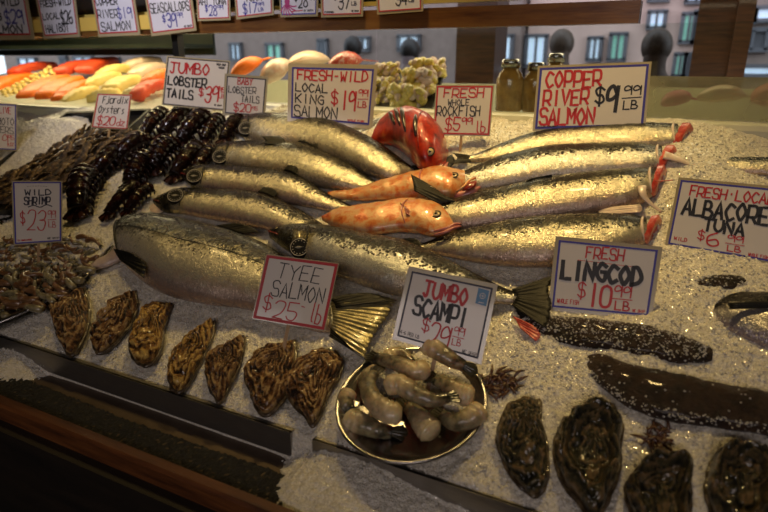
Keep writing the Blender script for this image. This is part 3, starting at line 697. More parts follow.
# ------------------------------------------------------------------ oysters
def oyster(label, outline, mat, seed, dome=.024, base=.002, cup=False, group=None, vein=True):
    rr = random.Random(seed); n = 96
    cx_ = sum(p[0] for p in outline) / len(outline); cy_ = sum(p[1] for p in outline) / len(outline)
    ol = [Vector(v) for v in cr([P(x, y, base + .008) for x, y in outline + [outline[0]]], n + 1)[:-1]]
    c = P(cx_, cy_, base + .008); root = thing('oyster', label, 'oyster', c - N * .01, group)
    m = 34; vs = []; rad = []
    hx = (ol[0] - c)   # hinge direction = first outline point
    for j in range(m):
        r = j / (m - 1)
        cc = c + hx * (.30 * (1 - r))
        for i in range(n):
            a = 2 * PI * i / n; q = cc + (ol[i] - cc) * (r * (1 + .07 * noise.fractal(Vector((math.cos(a) * 3.5, math.sin(a) * 3.5, seed)), 1, 2, 3)))
            w = noise.fractal(Vector((q.x * 30, q.y * 30, seed * 1.7)), 1, 2.2, 4)
            stepr = (r * 5.0 + w * .75 + .5 * math.sin(a * 3 + seed)) % 1.0
            z = dome * (1 - r ** 2.1) ** .8
            if cup: z = dome * (.35 + .75 * math.exp(-((r - .80) / .16) ** 2) - .1 * r)
            z += (stepr * .0085 * (r ** .5)) * (1 - r * .2) + w * .009
            z += .007 * abs(math.sin(a * 4.5 + w * 3 + seed)) * r * (1 if r < .98 else .4)
            vs.append(q + N * z); rad.append(stepr)
    fs = []
    for j in range(m - 1):
        for i in range(n):
            a = j * n + i; b_ = j * n + (i + 1) % n; fs.append((a, b_, b_ + n, a + n))
    k0 = len(vs)
    for j, (r, z) in enumerate(((.97, -.004), (.6, -.008))):
        for i in range(n): vs.append(c + (ol[i] - c) * r + N * z); rad.append(r)
        p0 = (m - 1) * n if j == 0 else k0
        q0 = k0 + j * n
        for i in range(n): fs.append((p0 + i, p0 + (i + 1) % n, q0 + (i + 1) % n, q0 + i))
    fs.append(tuple(k0 + n + i for i in range(n)))
    obj('upper_shell', vs, fs, MAT[mat], root, attrs={'rad': rad})
    # lower shell: a cup seen as the frilled lip under the lid
    v2 = []; f2 = []
    for j, (r, z) in enumerate(((.9, -.002), (1.05, .001), (1.075, -.003), (1.0, -.010), (.6, -.016))):
        for i in range(n):
            a = 2 * PI * i / n; w = noise.noise(Vector((math.cos(a) * 5, math.sin(a) * 5, seed + 9.5)))
            v2.append(c + (ol[i] - c) * (r + (.05 * w if j in (1, 2) else 0)) + N * (z + .003 * w))
    for j in range(4):
        for i in range(n): f2.append((j * n + i, j * n + (i + 1) % n, (j + 1) * n + (i + 1) % n, (j + 1) * n + i))
    f2.append(tuple(4 * n + i for i in range(n)))
    obj('lower_shell', v2, f2, MAT['oyster_rim'], root)
    return root
OY = [
 ('leftmost big oyster of the front row, dark teardrop beside the shrimp tray', [(84, 290), (88, 305), (88, 322), (82, 340), (71, 354), (62, 344), (55, 328), (53, 310), (62, 299), (73, 295)], 'oyster_brown', 11),
 ('second big oyster from the left in the front row, leaning to the right', [(135, 292), (137, 305), (131, 322), (122, 334), (110, 346), (99, 352), (93, 342), (95, 326), (103, 312), (116, 300)], 'oyster_brown', 12),
 ('third big oyster from the left, golden ruffled shell below the huge salmon', [(173, 304), (168, 316), (163, 330), (161, 346), (153, 361), (142, 364), (132, 355), (131, 340), (138, 322), (146, 308), (160, 305)], 'oyster_gold', 13),
 ('fourth big oyster from the left, yellow gold and overlapping its neighbour', [(214, 322), (212, 336), (206, 350), (198, 366), (189, 382), (179, 391), (170, 384), (169, 366), (176, 349), (188, 337), (201, 328)], 'oyster_gold', 14),
 ('small narrow oyster between the gold oyster and the two dark ones', [(244, 338), (243, 352), (238, 368), (230, 384), (220, 401), (212, 392), (206, 374), (208, 358), (219, 349), (232, 347)], 'oyster_brown', 15),
 ('broad flaky oyster below the red-edged sign', [(294, 342), (296, 356), (292, 372), (288, 390), (279, 404), (266, 414), (256, 406), (250, 390), (245, 374), (252, 360), (264, 350), (280, 346)], 'oyster_brown', 16),
 ('broad brown oyster right beside the scampi plate, pointed end at the bottom', [(335, 352), (342, 362), (338, 378), (328, 394), (322, 410), (313, 424), (304, 414), (292, 402), (286, 386), (292, 370), (304, 358), (320, 352)], 'oyster_brown', 17),
 ('mossy green-brown oyster right of the scampi plate', [(524, 398), (540, 403), (541, 420), (546, 440), (548, 462), (546, 482), (537, 494), (524, 488), (511, 474), (500, 452), (497, 434), (503, 416), (512, 404)], 'oyster_green', 18),
 ('large dark oyster second from the right edge-most pair, bottom middle right', [(602, 408), (616, 414), (622, 428), (620, 448), (620, 468), (612, 490), (602, 510), (590, 516), (578, 500), (564, 484), (556, 462), (556, 440), (566, 424), (584, 411)], 'oyster_green', 19),
 ('oyster cut by the bottom edge, brown ridged centre between two larger ones', [(652, 458), (688, 460), (690, 484), (690, 508), (684, 535), (660, 548), (640, 530), (630, 508), (626, 486), (640, 470)], 'oyster_green', 20),
 ('big rounded oyster at the lower right edge with pale hollow face', [(736, 446), (752, 448), (768, 460), (776, 480), (774, 506), (764, 532), (740, 540), (718, 524), (708, 500), (707, 478), (716, 456)], 'oyster_green', 21)]
for i, (lab, ol, mt, sd) in enumerate(OY):
    if i == 8: lab = 'large elongated dark oyster at the bottom, standing between mossy oyster and lingcod'
    oyster(lab, ol, mt, sd, cup=(i in (8, 9, 10)), dome=.03 if i > 6 else .024, group='large oysters along the front of the ice')
# sprigs of seaweed frozen in the ice
MAT['weed'] = M('dark_red_seaweed', [(.02, .01, .006), (.10, .04, .02), (.06, .05, .02)], 90, .4, coat=.4)
for lab, x0, y0, rx, ry, sd, cnt in (('dark reddish seaweed tuft on the ice right of the scampi plate', 500, 384, 20, 11, 2, 60), ('small olive seaweed patch between the large oysters under the lingcod', 658, 440, 14, 9, 3, 34)):
    rr = random.Random(sd); mb = MB()
    for k in range(cnt):
        a = rr.uniform(0, 2 * PI); r = rr.random() ** .6; x = x0 + rx * r * math.cos(a); y = y0 + ry * r * math.sin(a)
        p = P(x, y, .001); d = (U * rr.uniform(-1, 1) + V * rr.uniform(-1, 1)).normalized() * .012
        mb.tube(cr([p, p + d + N * rr.uniform(.002, .009), p + d * 2 + U * rr.uniform(-.006, .006) + N * .002], 7), [.0012, .0022, .0028, .0026, .0022, .0016, .0008], 6)
    o = mb.build('seaweed', MAT['weed'], None, loc=P(x0, y0)); tag(o, lab, 'seaweed')
# ------------------------------------------------------------------ plates and trays
def plate(name, label, c, r, nn, mat, depth=.018, ax=None):
    ax = ax or U; ax = (ax - nn * ax.dot(nn)).normalized(); s_ = nn.cross(ax); n = 72; vs = []; fs = []
    prof = [(.0, 0), (.70, 0), (.84, depth * .35), (.95, depth), (.985, depth * 1.12), (1, depth * 1.05), (1, depth * .9), (.95, depth * .75), (.84, depth * .15), (.7, -.002), (0, -.002)]
    pr = prof[1:-1]
    for rr, z in pr:
        for k in range(n): a = 2 * PI * k / n; vs.append(c + (ax * math.cos(a) + s_ * math.sin(a)) * (r * rr) + nn * z)
    for q in range(len(pr) - 1):
        for k in range(n): fs.append((q * n + k, q * n + (k + 1) % n, (q + 1) * n + (k + 1) % n, (q + 1) * n + k))
    fs.append(tuple(range(n))); fs.append(tuple((len(pr) - 1) * n + k for k in range(n)))
    o = obj(name, vs, fs, mat, None, loc=c); tag(o, label, 'plate'); return o
pc = P(411, 406, .008); pn = (N * .7 + Vector((0, 0, 1)) * .3).normalized()
prx = (P(487, 404, .02) - P(337, 404, .02)).length / 2
plate('scampi_plate', 'round shiny metal plate heaped with scampi tails', pc - N * .008, prx, pn, MAT['tray_metal'], .022)
def scampi(label, pts, rad, seed, order=0, tail=True, h0=.03):
    """plump tail, thick pale end first"""
    q = [Vector(v) for v in cr([P(x, y, h) for x, y, h in pts], 30)]; c = q[12]
    root = thing('scampi_tail', label, 'scampi', c - N * .012, 'scampi tails on the metal plate')
    S2, N2 = frames(q, N); n = 30; rad = rad * 1.24
    w = []
    for k in range(n):
        u = k / (n - 1); r = rad * (1 - .50 * u ** 1.3) * (math.sin(PI * min(.5, (u + .055) * 2.6)) ** .6)
        r *= 1 + .06 * (1 - abs(math.sin(k * PI / 4.2))) if k > 8 else 1 + .07 * math.sin(k * 1.9 + seed)
        w.append(r)
    mesh = loft(q, w, [x * .88 for x in w], S2, N2, 18)
    vs = [v + N * (.0026 * noise.noise(v * 60 + Vector((seed, 0, 0)))) for v in mesh[0]]
    obj('body', vs, mesh[1], MAT['scampi_skin'], root, attrs={'along': [i / 29 for i in range(30) for _ in range(18)]})
    if tail:
        t = (q[-1] - q[-3]).normalized(); s_ = S2[-1]
        fin('tail_fan', [q[-2] - s_ * rad * .35, q[-2], q[-2] + s_ * rad * .35], [q[-1] + t * rad * .9 - s_ * rad * .75, q[-1] + t * rad * 1.3, q[-1] + t * rad * .9 + s_ * rad * .75], MAT['shrimp_tail'], root, 5, .0016, .0012)
    return root
SCP = [
 ('pale stub of scampi at the upper left of the plate, half behind others', [(385, 358, .018), (400, 352, .018), (412, 362, .018)], .013),
 ('scampi tail at far left of plate, pale thick end up', [(350, 385, .022), (345, 395, .022), (352, 404, .02)], .013),
 ('pale curled scampi stub at the upper left rim of the plate', [(378, 362, .02), (365, 370, .022), (362, 382, .02)], .010),
 ('scampi tail lying along the lower left rim, thick end left', [(347, 412, .02), (362, 418, .022), (378, 424, .02), (392, 426, .014)], .017),
 ('scampi tail at the bottom centre with the big blunt pale end', [(434, 428, .026), (424, 418, .026), (416, 408, .022), (408, 400, .018)], .018),
 ('scampi tail at the lower right of the plate, thick end up right', [(482, 402, .028), (470, 412, .028), (456, 416, .025), (442, 410, .02)], .0165),
 ('scampi tail on the upper right of the plate with black tip, thick end right', [(474, 390, .036), (462, 388, .036), (450, 380, .034), (436, 374, .03)], .016),
 ('scampi tail under the sign lying left to right, black tip at the left', [(428, 366, .038), (415, 370, .04), (396, 362, .036), (376, 357, .03)], .0155),
 ('curled scampi tail on top of the heap at left, pale end down right', [(402, 408, .052), (388, 406, .056), (373, 394, .055), (368, 378, .05), (374, 368, .042)], .0165),
 ('scampi tail on top at centre, pale end left and black tail right', [(386, 383, .06), (398, 378, .064), (416, 388, .062), (432, 394, .056), (448, 392, .05)], .0155),
 ('scampi tail leaning on the foot of the scampi sign, pointing down right', [(424, 342, .05), (436, 348, .05), (450, 358, .042), (464, 365, .032)], .0165),
]
for k, (lab, pts, r) in enumerate(SCP): scampi(lab, [(x, y + (6 if k not in (0, 7, 10) else 1), h) for x, y, h in pts], r, k * 3.7, tail=k not in (0, 2))
# shrimp tray
SHC = onz(6, 272, .947 + .0)
SHC = P(4, 270, .0)
shp = plate('shrimp_tray', 'wide round metal tray of brown shrimp at the left edge, bright rim', SHC, (P(90, 274, .01) - SHC).length * 1.02, pn, MAT['tray_metal'], .022)
def shrimp_proto(seed):
    rr = random.Random(seed); q = [Vector(v) for v in cr([(-.03, 0, 0), (-.012, .007, .002), (.008, .006, .003), (.026, -.006, .001)], 18)]
    S2, N2 = frames(q, (0, 0, 1)); w = [.0088 * (1 - .55 * (k / 17) ** 1.4) * (math.sin(PI * min(.5, (k / 17 + .06) * 2.8)) ** .6) * (1.07 if k % 3 == 0 else 1) for k in range(18)]
    return loft(q, w, [x * .9 for x in w], S2, N2, 12), q
def spread(proto, x, y, h, ang, sc, label, group, tilt=0.0, roll=0.0):
    """a copy of proto laid on the ice"""
    o = proto; p = P(x, y, h)
    B_ = Matrix((U, V, N)).transposed().to_4x4()
    R_ = B_ @ Matrix.Rotation(ang, 4, 'Z') @ Matrix.Rotation(tilt, 4, 'Y') @ Matrix.Rotation(roll, 4, 'X')
    o.rotation_euler = R_.to_euler(); o.location = p; o.scale = (sc, sc, sc)
    if label: o['label'] = label
    if group: o['group'] = group
    return o
def local_thing(name, label, cat, parts, group=None):
    root = thing(name, label, cat, (0, 0, 0), group)
    for nm, vf, mt in parts: obj(nm, vf[0], vf[1], MAT[mt], root)
    return root
protos = []
for s in range(3):
    (vf, q) = shrimp_proto(s)
    tl = MB(); S2 = None; t = (q[-1] - q[-3]).normalized(); sd = t.cross(Vector((0, 0, 1)))
    for k in (-1, 0, 1): tl.tube([q[-1], q[-1] + t * .005 + sd * .004 * k, q[-1] + t * .011 + sd * .007 * k], [.0025, .003, .0008], 6)
    protos.append(local_thing('shrimp', 'x', 'shrimp', [('shell', vf, ['brown_shrimp', 'shrimp_shell', 'brown_shrimp'][s]), ('tail_fan', (tl.v, tl.f), 'shrimp_tail')]))
rr = random.Random(5); used = set(); k = 0
for row in range(12):
    for cl in range(10):
        x = -8 + cl * 10.5 + rr.uniform(-3, 3) + (row % 2) * 6; y = 311 - row * 6.4 + rr.uniform(-2, 2) - x * .10
        if (P(x, y, .01) - SHC).length > shp.dimensions.x / 2 * .90 or y < 236: continue
        pr = protos[k % 3]
        if k % 3 in used: pr = copy_tree(pr)
        else: used.add(k % 3)
        near = y + x * .1 > 278
        spread(pr, x, y, rr.uniform(.026, .036) if near else rr.uniform(.010, .020), rr.uniform(-.5, .4) + (PI if rr.random() < .7 else 0), rr.uniform(.8, 1.1) * (1.15 if near else .8),
               'brown raw shrimp heaped near the front rim of the round tray' if near else 'small brown shrimp sunk in ice at the back of the round tray', 'shrimp near the rim of the tray' if near else 'shrimp at the back of the tray', rr.uniform(-.3, .3), rr.uniform(-1, 1)); k += 1
# ------------------------------------------------------------------ lobster tails
def lobster_proto(seed, nseg=6):
    rr = random.Random(seed); L = .13; mb = MB(); vs = []; m = nseg * 6
    q = [Vector((L * k / (m - 1), .006 * math.sin(k / m * 2.6 + seed), .012 * math.sin(PI * k / (m - 1)))) for k in range(m)]
    S2, N2 = frames(q, (0, 0, 1)); w = []
    for k in range(m):
        u = k / (m - 1); ph = (k % 6) / 6; r = .027 * (1 - .38 * u) * (.93 + .13 * ph); r *= min(1, .62 + k * .13)
        w.append(r)
    sh = loft(q, w, [x * .86 for x in w], S2, N2, 20)
    vs = [v + Vector((0, 0, 1)) * .0012 * noise.noise(v * 140) for v in sh[0]]
    fl = MB()
    for s in range(nseg):
        k = s * 6 + 4
        for sg in (-1, 1):
            b_ = q[k] + S2[k] * (sg * w[k] * .93) - N2[k] * w[k] * .25
            fl.tube([b_, b_ + S2[k] * sg * .004 - Vector((0, 0, .008)) + Vector((.004, 0, 0)), b_ + S2[k] * sg * .003 - Vector((0, 0, .016)) + Vector((.009, 0, 0))], [.0055, .004, .0008], 6)
    kn = MB()
    for s in range(14):
        k = rr.randrange(3, m - 3); a = rr.uniform(.4, 2.7); p = q[k] + S2[k] * (w[k] * math.cos(a)) + N2[k] * (w[k] * .86 * math.sin(a))
        kn.add(disc(p - N2[k] * .001, (S2[k] * math.cos(a) + N2[k] * math.sin(a)).normalized(), S2[k] * math.sin(a) - N2[k] * math.cos(a), .0022, .0012, 10, .001))
    root = local_thing('lobster_tail', 'x', 'lobster tail', [('shell', (lambda b_: (b_.v, b_.f))(MB().add((vs, sh[1])).add((fl.v, fl.f)).add((kn.v, kn.f))), 'lobster')])
    e = q[-1]
    for i, a in enumerate((-.75, -.38, 0, .38, .75)):
        d = Vector((math.cos(a), math.sin(a), -.12)).normalized(); s_ = Vector((-math.sin(a), math.cos(a), 0)); L2 = .038 if i == 2 else .035
        c = [e - Vector((.006, 0, 0)) + d * L2 * t / 9 for t in range(10)]; w2 = [.004 + .0085 * math.sin(PI * min(1, t / 9 * .9 + .08)) for t in range(10)]
        vf = loft(c, w2, [.0022] * 10, [s_] * 10, [Vector((0, 0, 1))] * 10, 10); obj('tail_fan_lobe', vf[0], vf[1], MAT['lobster_tip'] if i % 2 else MAT['lobster'], root)
    return root
LB = [  # thick end (px), tail end (px), width factor, label
 (190, 108, 160, 138, 1.0, 'lobster tail farthest back in the black heap, just under the jumbo sign', .03),
 (166, 112, 138, 140, .85, 'lobster tail at the upper left corner of the heap beside the black tray rim', .03),
 (204, 116, 178, 146, 1.05, 'fat lobster tail with white glints next to the back of the heap', .045),
 (222, 118, 200, 143, .72, 'slim lobster tail second from the right end at the back', .03),
 (238, 118, 222, 142, .72, 'slim lobster tail at the right end, touching the rearmost salmon head', .03),
 (176, 142, 148, 172, 1.05, 'lobster tail in the middle of the heap lying over its neighbours', .055),
 (198, 146, 172, 180, .85, 'lobster tail beside the snout of the second salmon', .03),
 (214, 148, 190, 176, .6, 'small lobster tail squeezed against the second salmon head', .03),
 (144, 138, 110, 166, .95, 'lobster tail lying against the small oysters, upper left of the heap', .03),
 (152, 158, 124, 188, 1.1, 'broad lobster tail with a line of glints in the left middle of the heap', .045),
 (118, 150, 92, 182, .95, 'lobster tail behind the wild shrimp sign next to the small oysters', .03),
 (90, 172, 72, 216, 1.1, 'big rounded lobster tail directly right of the wild shrimp sign', .045),
 (136, 184, 104, 218, .62, 'thin brown lobster tail at the lower edge of the heap on the ice', .03),
 (152, 186, 122, 214, .55, 'short lobster tail at the lower right end, nearest the pink-jawed salmon', .03),
]
lp = [lobster_proto(1), lobster_proto(5, 7)]; used = set()
for k, (x0, y0, x1, y1, wf, lab, h) in enumerate(LB):
    a = P(x0, y0, h); b_ = P(x1, y1, h * .6); d = b_ - a; u_, v_, n_ = d.dot(U), d.dot(V), d.dot(N)
    pr = lp[k % 2]
    if k % 2 in used: pr = copy_tree(pr)
    else: used.add(k % 2)
    L = d.length
    spread(pr, x0, y0, h, math.atan2(v_, u_), 1, lab, 'wet black lobster tails in a heap', -math.atan2(n_, math.hypot(u_, v_)), 0)
    pr.scale = (L / .150, wf * 1.5, wf * 1.45)
def tray(name, label, corners, hgt, mat, rim=.006, h0=.0):
    """open rectangular tray: four corner points on the bed"""
    c = [Vector(p) for p in corners]; mb = MB()
    for i in range(4):
        a, b_ = c[i], c[(i + 1) % 4]; d = (b_ - a); L = d.length; d.normalize(); s_ = N.cross(d)
        mb.box((a + b_) / 2 + N * hgt / 2, L, .004, hgt, (d, s_, N)); mb.box((a + b_) / 2 + N * hgt, L + rim, rim * 2, .004, (d, s_, N))
    k = len(mb.v); mb.v += [p + N * .003 for p in c] + [p - N * .001 for p in c]; mb.f += [(k, k + 1, k + 2, k + 3), (k + 7, k + 6, k + 5, k + 4)]; mb.fm += [0, 0]
    o = mb.build(name, mat, None, smooth=False, loc=sum(c, Vector()) / 4); return tag(o, label, 'tray')
tray('oyster_tray', 'shallow black tray holding the long rows of small dark oysters', [P(-60, 215, .004), P(40, 215, .004), P(152, 115, .004), P(70, 118, .004)], .022, MAT['tray_black'])
# ------------------------------------------------------------------ small oysters
def small_oyster_proto(seed):
    n = 16; m = 12; vs = []; fs = []
    for i in range(m):
        u = i / (m - 1); x = (u - .5) * .066; w = .0125 * (math.sin(PI * min(1, u * .93 + .05)) ** .6) * (.75 + .35 * u)
        for k in range(n):
            a = 2 * PI * k / n; r = 1 + .45 * noise.noise(Vector((x * 110, math.cos(a) * 1.5, seed * 3.3 + math.sin(a))))
            vs.append(Vector((x, w * math.cos(a) * r + .003 * math.sin(u * 4 + seed), w * .42 * math.sin(a) * r + (.0018 if (i % 3 == 0) else 0))))
    for i in range(m - 1):
        for k in range(n): fs.append((i * n + k, i * n + (k + 1) % n, (i + 1) * n + (k + 1) % n, (i + 1) * n + k))
    fs.append(tuple(range(n))[::-1]); fs.append(tuple((m - 1) * n + k for k in range(n)))
    o = obj('small_oyster', vs, fs, MAT['small_oyster'], None); o['category'] = 'oyster'; return o
sp = [small_oyster_proto(s) for s in range(5)]; used = set(); rr = random.Random(8); k = 0
for row in range(15):
    for cl in range(10):
        u = (cl + .5 + rr.uniform(-.25, .25)) / 10; v = (row + rr.uniform(-.25, .25)) / 14
        # image-space patch: along the tray from lower left to upper right
        x = (-28 + 128 * v) + (u * (62 - 16 * v)); y = (196 - 78 * v) + u * (10 + 14 * v)
        if y < 112 or x < -25: continue
        pr = sp[k % 5]
        if k % 5 in used: pr = pr.copy(); COL.objects.link(pr)
        else: used.add(k % 5)
        z = .016 + .022 * math.sin(PI * min(max(u, .05), .95)) + rr.uniform(-.004, .006)
        lab = 'small dark long-shelled oyster in the slanting rows behind the wild shrimp sign' if v < .5 else 'small dark long-shelled oyster at the far end of the tray by the handwritten oyster sign'
        spread(pr, x, y, z, math.radians(60 + rr.uniform(-32, 32)), rr.uniform(.75, 1.25), lab, 'small oysters at the near end of the tray' if v < .5 else 'small oysters at the far end of the tray', rr.uniform(-.6, .15), rr.uniform(-1.2, 1.2)); k += 1
# ------------------------------------------------------------------ hand lettering, grid 0..4 wide, 0..6 high
G = {'A': '00,26,40;12,32', 'B': '00,06;~06,26,35,34,23,03;~03,23,42,41,30,00', 'C': '~45,26,15,03,11,20,41', 'D': '00,06;~06,26,43,31,00', 'E': '46,06,00,40;03,33',
     'F': '46,06,00;03,33', 'G': '~45,26,15,03,11,30,41,43;43,23', 'H': '00,06;40,46;03,43', 'I': '20,26', 'J': '06,46;~26,21,10,01', 'K': '00,06;46,02;13,40', 'L': '06,00,40', 'M': '00,06,22,46,40',
     'N': '00,06,40,46', 'O': '~26,15,03,11,20,31,43,35,26', 'P': '00,06;~06,36,45,43,32,02', 'R': '00,06;~06,36,45,43,32,02;22,40', 'S': '~45,36,16,05,13,33,42,40,10,01', 'T': '06,46;26,20', 'U': '~06,02,20,42,46',
     'V': '06,20,46', 'W': '06,10,24,30,46', 'X': '06,40;00,46', 'Y': '06,23,46;23,20', 'Z': '06,46,00,40', 'Q': '~26,06,00,20,40,46,26;32,50',
     '0': '~26,05,01,20,41,45,26', '1': '26,20', '2': '~05,16,36,45,32,00;00,40', '3': '~05,26,45,33,13;~13,33,42,30,10,01', '4': '16,02,42;36,30', '5': '46,06,03;~03,33,42,30,10,01', '6': '~36,04,01,20,41,33,02', '7': '06,46,10',
     '8': '~26,05,33,41,20,01,13,45,26', '9': '~44,26,05,03,23,44;46,40', '$': '~45,26,05,13,33,41,20,01;27,2a', '-': '13,33', '.': '20,21', '·': '23,24', '/': '00,46', '?': '~05,26,45,23;20,21', "'": '25,26',
     't': '26,21,30;04,44', 'l': '~26,21,30,40', 'b': '06,00;~03,23,42,30,00', 'j': '34,30,0a;35,36', 'o': '~24,04,00,20,40,44,24', 'r': '04,00;~02,14,34', 'd': '~43,23,02,10,30,42;46,40', 'i': '24,20;25,26', 'x': '04,40;00,44', 'y': '04,22;44,0a', 's': '~34,13,22,31,10', 'e': '02,42;~42,34,14,02,10,30,40', 'z': '04,44,00,40', 'h': '06,00;~02,24,42,40', 'm': '00,04,22,44,40', '~': '~02,13,32,43', '_': '00,40'}
def pt(c): return (int(c[0]), -1.0 if c[1] == 'a' else float(c[1]))
def glyph(ch):
    out = []
    for st in G.get(ch, '').split(';'):
        if not st: continue
        sm = st[0] == '~'; ps = [pt(c) for c in st.lstrip('~').split(',')]
        if ch == '$' and 'a' in st: ps = [(2, 7), (2, -1)]
        if sm and len(ps) > 2: ps = cr(ps, max(12, 4 * len(ps)))
        out.append(ps)
    return out
class Card:
    def __init__(s, c, nn): s.c = c; s.n = nn        # corners TL TR BR BL
    def at(s, a, b, z=0.0):
        c = s.c; return (c[0] * (1 - a) + c[1] * a) * (1 - b) + (c[3] * (1 - a) + c[2] * a) * b + s.n * z
def ribbon(mb, pts, w, nn, th=.0004):
    pts = [Vector(p) for p in pts]
    n = len(pts)
    if n < 2: return
    L = []; R = []
    for i, p in enumerate(pts):
        a = pts[max(i - 1, 0)]; b_ = pts[min(i + 1, n - 1)]; t = (b_ - a)
        if t.length < 1e-9: t = Vector((1, 0, 0))
        t.normalize(); s_ = nn.cross(t).normalized()
        k = 1.0
        if 0 < i < n - 1:
            d = (pts[i] - a).normalized().dot((b_ - pts[i]).normalized()); k = 1 / max(.55, math.sqrt(max(.05, (1 + d) / 2)))
        L.append(p + s_ * w * k); R.append(p - s_ * w * k)
    t0 = (pts[0] - pts[1]).normalized() * w * .7; t1 = (pts[-1] - pts[-2]).normalized() * w * .7
    L[0] += t0; R[0] += t0; L[-1] += t1; R[-1] += t1
    k = len(mb.v); mb.v += L + R
    for i in range(n - 1): mb.f.append((k + i, k + i + 1, k + n + i + 1, k + n + i)); mb.fm.append(0)
def write(mb, card, s, box, wt, slant=.0, z=.0013, seed=0, jit=.25):
    """hand-written line inside box (a0, b0, a1, b1) of the card, b down"""
    rr = random.Random(seed + len(s)); a0, b0, a1, b1 = box; n = len(s); adv = (a1 - a0) / max(n - .25, 1)
    W = (card.c[1] - card.c[0]).length * .66
    for i, ch in enumerate(s):
        if ch == ' ': continue
        cw = adv * .76; x0 = a0 + adv * i; dy = (b1 - b0) * rr.uniform(-.06, .06)
        nw = {'I': .2, '1': .25, 'l': .6, "'": .3, '.': .3, '·': .4}.get(ch, 1)
        for st in glyph(ch):
            jx = [(x / 4 + rr.uniform(-jit, jit) * .12, y / 6 + rr.uniform(-jit, jit) * .10) for x, y in st] if len(st) < 8 else [(x / 4, y / 6) for x, y in st]
            ps = []
            for x, y in jx:
                xx = x0 + cw * (x if nw == 1 else .5 + (x - .5) * nw) + slant * adv * (y - .5); yy = b1 + dy - (b1 - b0) * y
                ps.append(card.at(xx, yy, z + .00002 * (i % 3)))
            if len(ps) < 8:
                q = [ps[0]]
                for a, b_ in zip(ps, ps[1:]): q += [a.lerp(b_, .5), b_]
                ps = q
            ribbon(mb, ps, wt * W, card.n)
def sign(label, corners, edge, lines, base=None, lean=.42, plane_y=None, h=.02, border=.022, sleeve=.05, paper='paper', stick=True, inset=0.03, seed=0, extra=None, group=None, shelf=None):
    cxp = sum(c[0] for c in corners) / 4
    if plane_y is not None:
        c = [ony(x, y, plane_y) for x, y in corners]; nn = Vector((0, -1, 0))
    else:
        P0 = P(*base, h); d = EYE - P0; d.z = 0; d.normalize(); nn = (d * math.cos(lean) + Vector((0, 0, 1)) * math.sin(lean)).normalized()
        c = []
        for x, y in corners: r = ray(x, y); c.append(EYE + r * ((P0 - EYE).dot(nn) / r.dot(nn)))
    cen = sum(c, Vector()) / 4; root = thing('price_sign', label, 'sign', (c[2] + c[3]) / 2, group)
    card = Card(c, nn)
    def slab(a0, b0, a1, b1, z0, z1):
        v = [card.at(a, b_, z) for z in (z0, z1) for a, b_ in ((a0, b0), (a1, b0), (a1, b1), (a0, b1))]
        return v, [(3, 2, 1, 0), (4, 5, 6, 7), (0, 1, 5, 4), (1, 2, 6, 5), (2, 3, 7, 6), (3, 0, 4, 7)]
    asp = (c[1] - c[0]).length / (c[3] - c[0]).length
    s_ = sleeve; v, f = slab(-s_, -s_ * asp, 1 + s_, 1 + s_ * asp, -.0016, .0002); obj('laminate_sleeve', v, f, MAT['sleeve'], root, smooth=False)
    v, f = slab(0, 0, 1, 1, .0002, .0008); obj('paper_card', v, f, MAT[paper], root, smooth=False)
    if edge:
        mb = MB(); b_ = border; bb = b_ * asp
        for q in ((0, 0, 1, bb), (0, 1 - bb, 1, 1), (0, bb, b_, 1 - bb), (1 - b_, bb, 1, 1 - bb)): mb.add(slab(*q, .0008, .0011))
        mb.build('coloured_edge', MAT[edge], root, smooth=False)
    for k, (txt, box, ink, wt, *sl) in enumerate(lines):
        mb = MB()
        if txt == '__':
            ribbon(mb, [card.at(box[0], box[1], .0013), card.at((box[0] + box[2]) / 2, (box[1] + box[3]) / 2, .0013), card.at(box[2], box[3], .0013)], wt * .66 * (c[1] - c[0]).length, nn)
            mb.build('underline', MAT[ink], root, smooth=False); continue
        write(mb, card, txt, box, wt, sl[0] if sl else 0, seed=seed * 7 + k)
        mb.build(ink.replace('ink_', '') + '_lettering', MAT[ink], root, smooth=False)
    if extra: extra(card, root)
    if stick and plane_y is None:
        a = card.at(.5, .7, -.0032); b_ = card.at(.5, 1.0, -.0032); dn = (b_ - a).normalized()
        t = b_ + dn * .02
        # run down into the ice
        o = Vector((0, Y0, Z0)); L = (t - o).dot(N) / max(-dn.dot(N), .2) + .02
        mb = MB(); sd = (card.c[1] - card.c[0]).normalized(); e = t + dn * max(L, .01)
        mb.box((a + e) / 2, .007, (e - a).length, .003, (sd, dn, nn)); mb.build('stick', MAT['stick'], root, smooth=False)
    return card, root
K, R, B_ = 'ink_black', 'ink_red', 'ink_blue'
def price(d, c, box, ink, wt, lb='LB', swt=None, dol=.18, split=.62):
    """$ big digits with small cents over LB"""
    a0, b0, a1, b1 = box; w = a1 - a0; h = b1 - b0; swt = swt or wt * .6; out = []
    out.append(('$', (a0, b0 + h * .12, a0 + w * dol, b0 + h * .72), ink, wt * .8))
    out.append((d, (a0 + w * (dol + .03), b0, a0 + w * split, b1), ink, wt, .06))
    if c: out.append((c, (a0 + w * (split + .05), b0, a1, b0 + h * .38), ink, swt))
    if c: out.append(('__', (a0 + w * (split + .03), b0 + h * .5, a1, b0 + h * .48), ink, swt))
    if lb: out.append((lb, (a0 + w * (split + .07), b0 + h * .6, a1, b0 + h * .95), ink, swt))
    return out
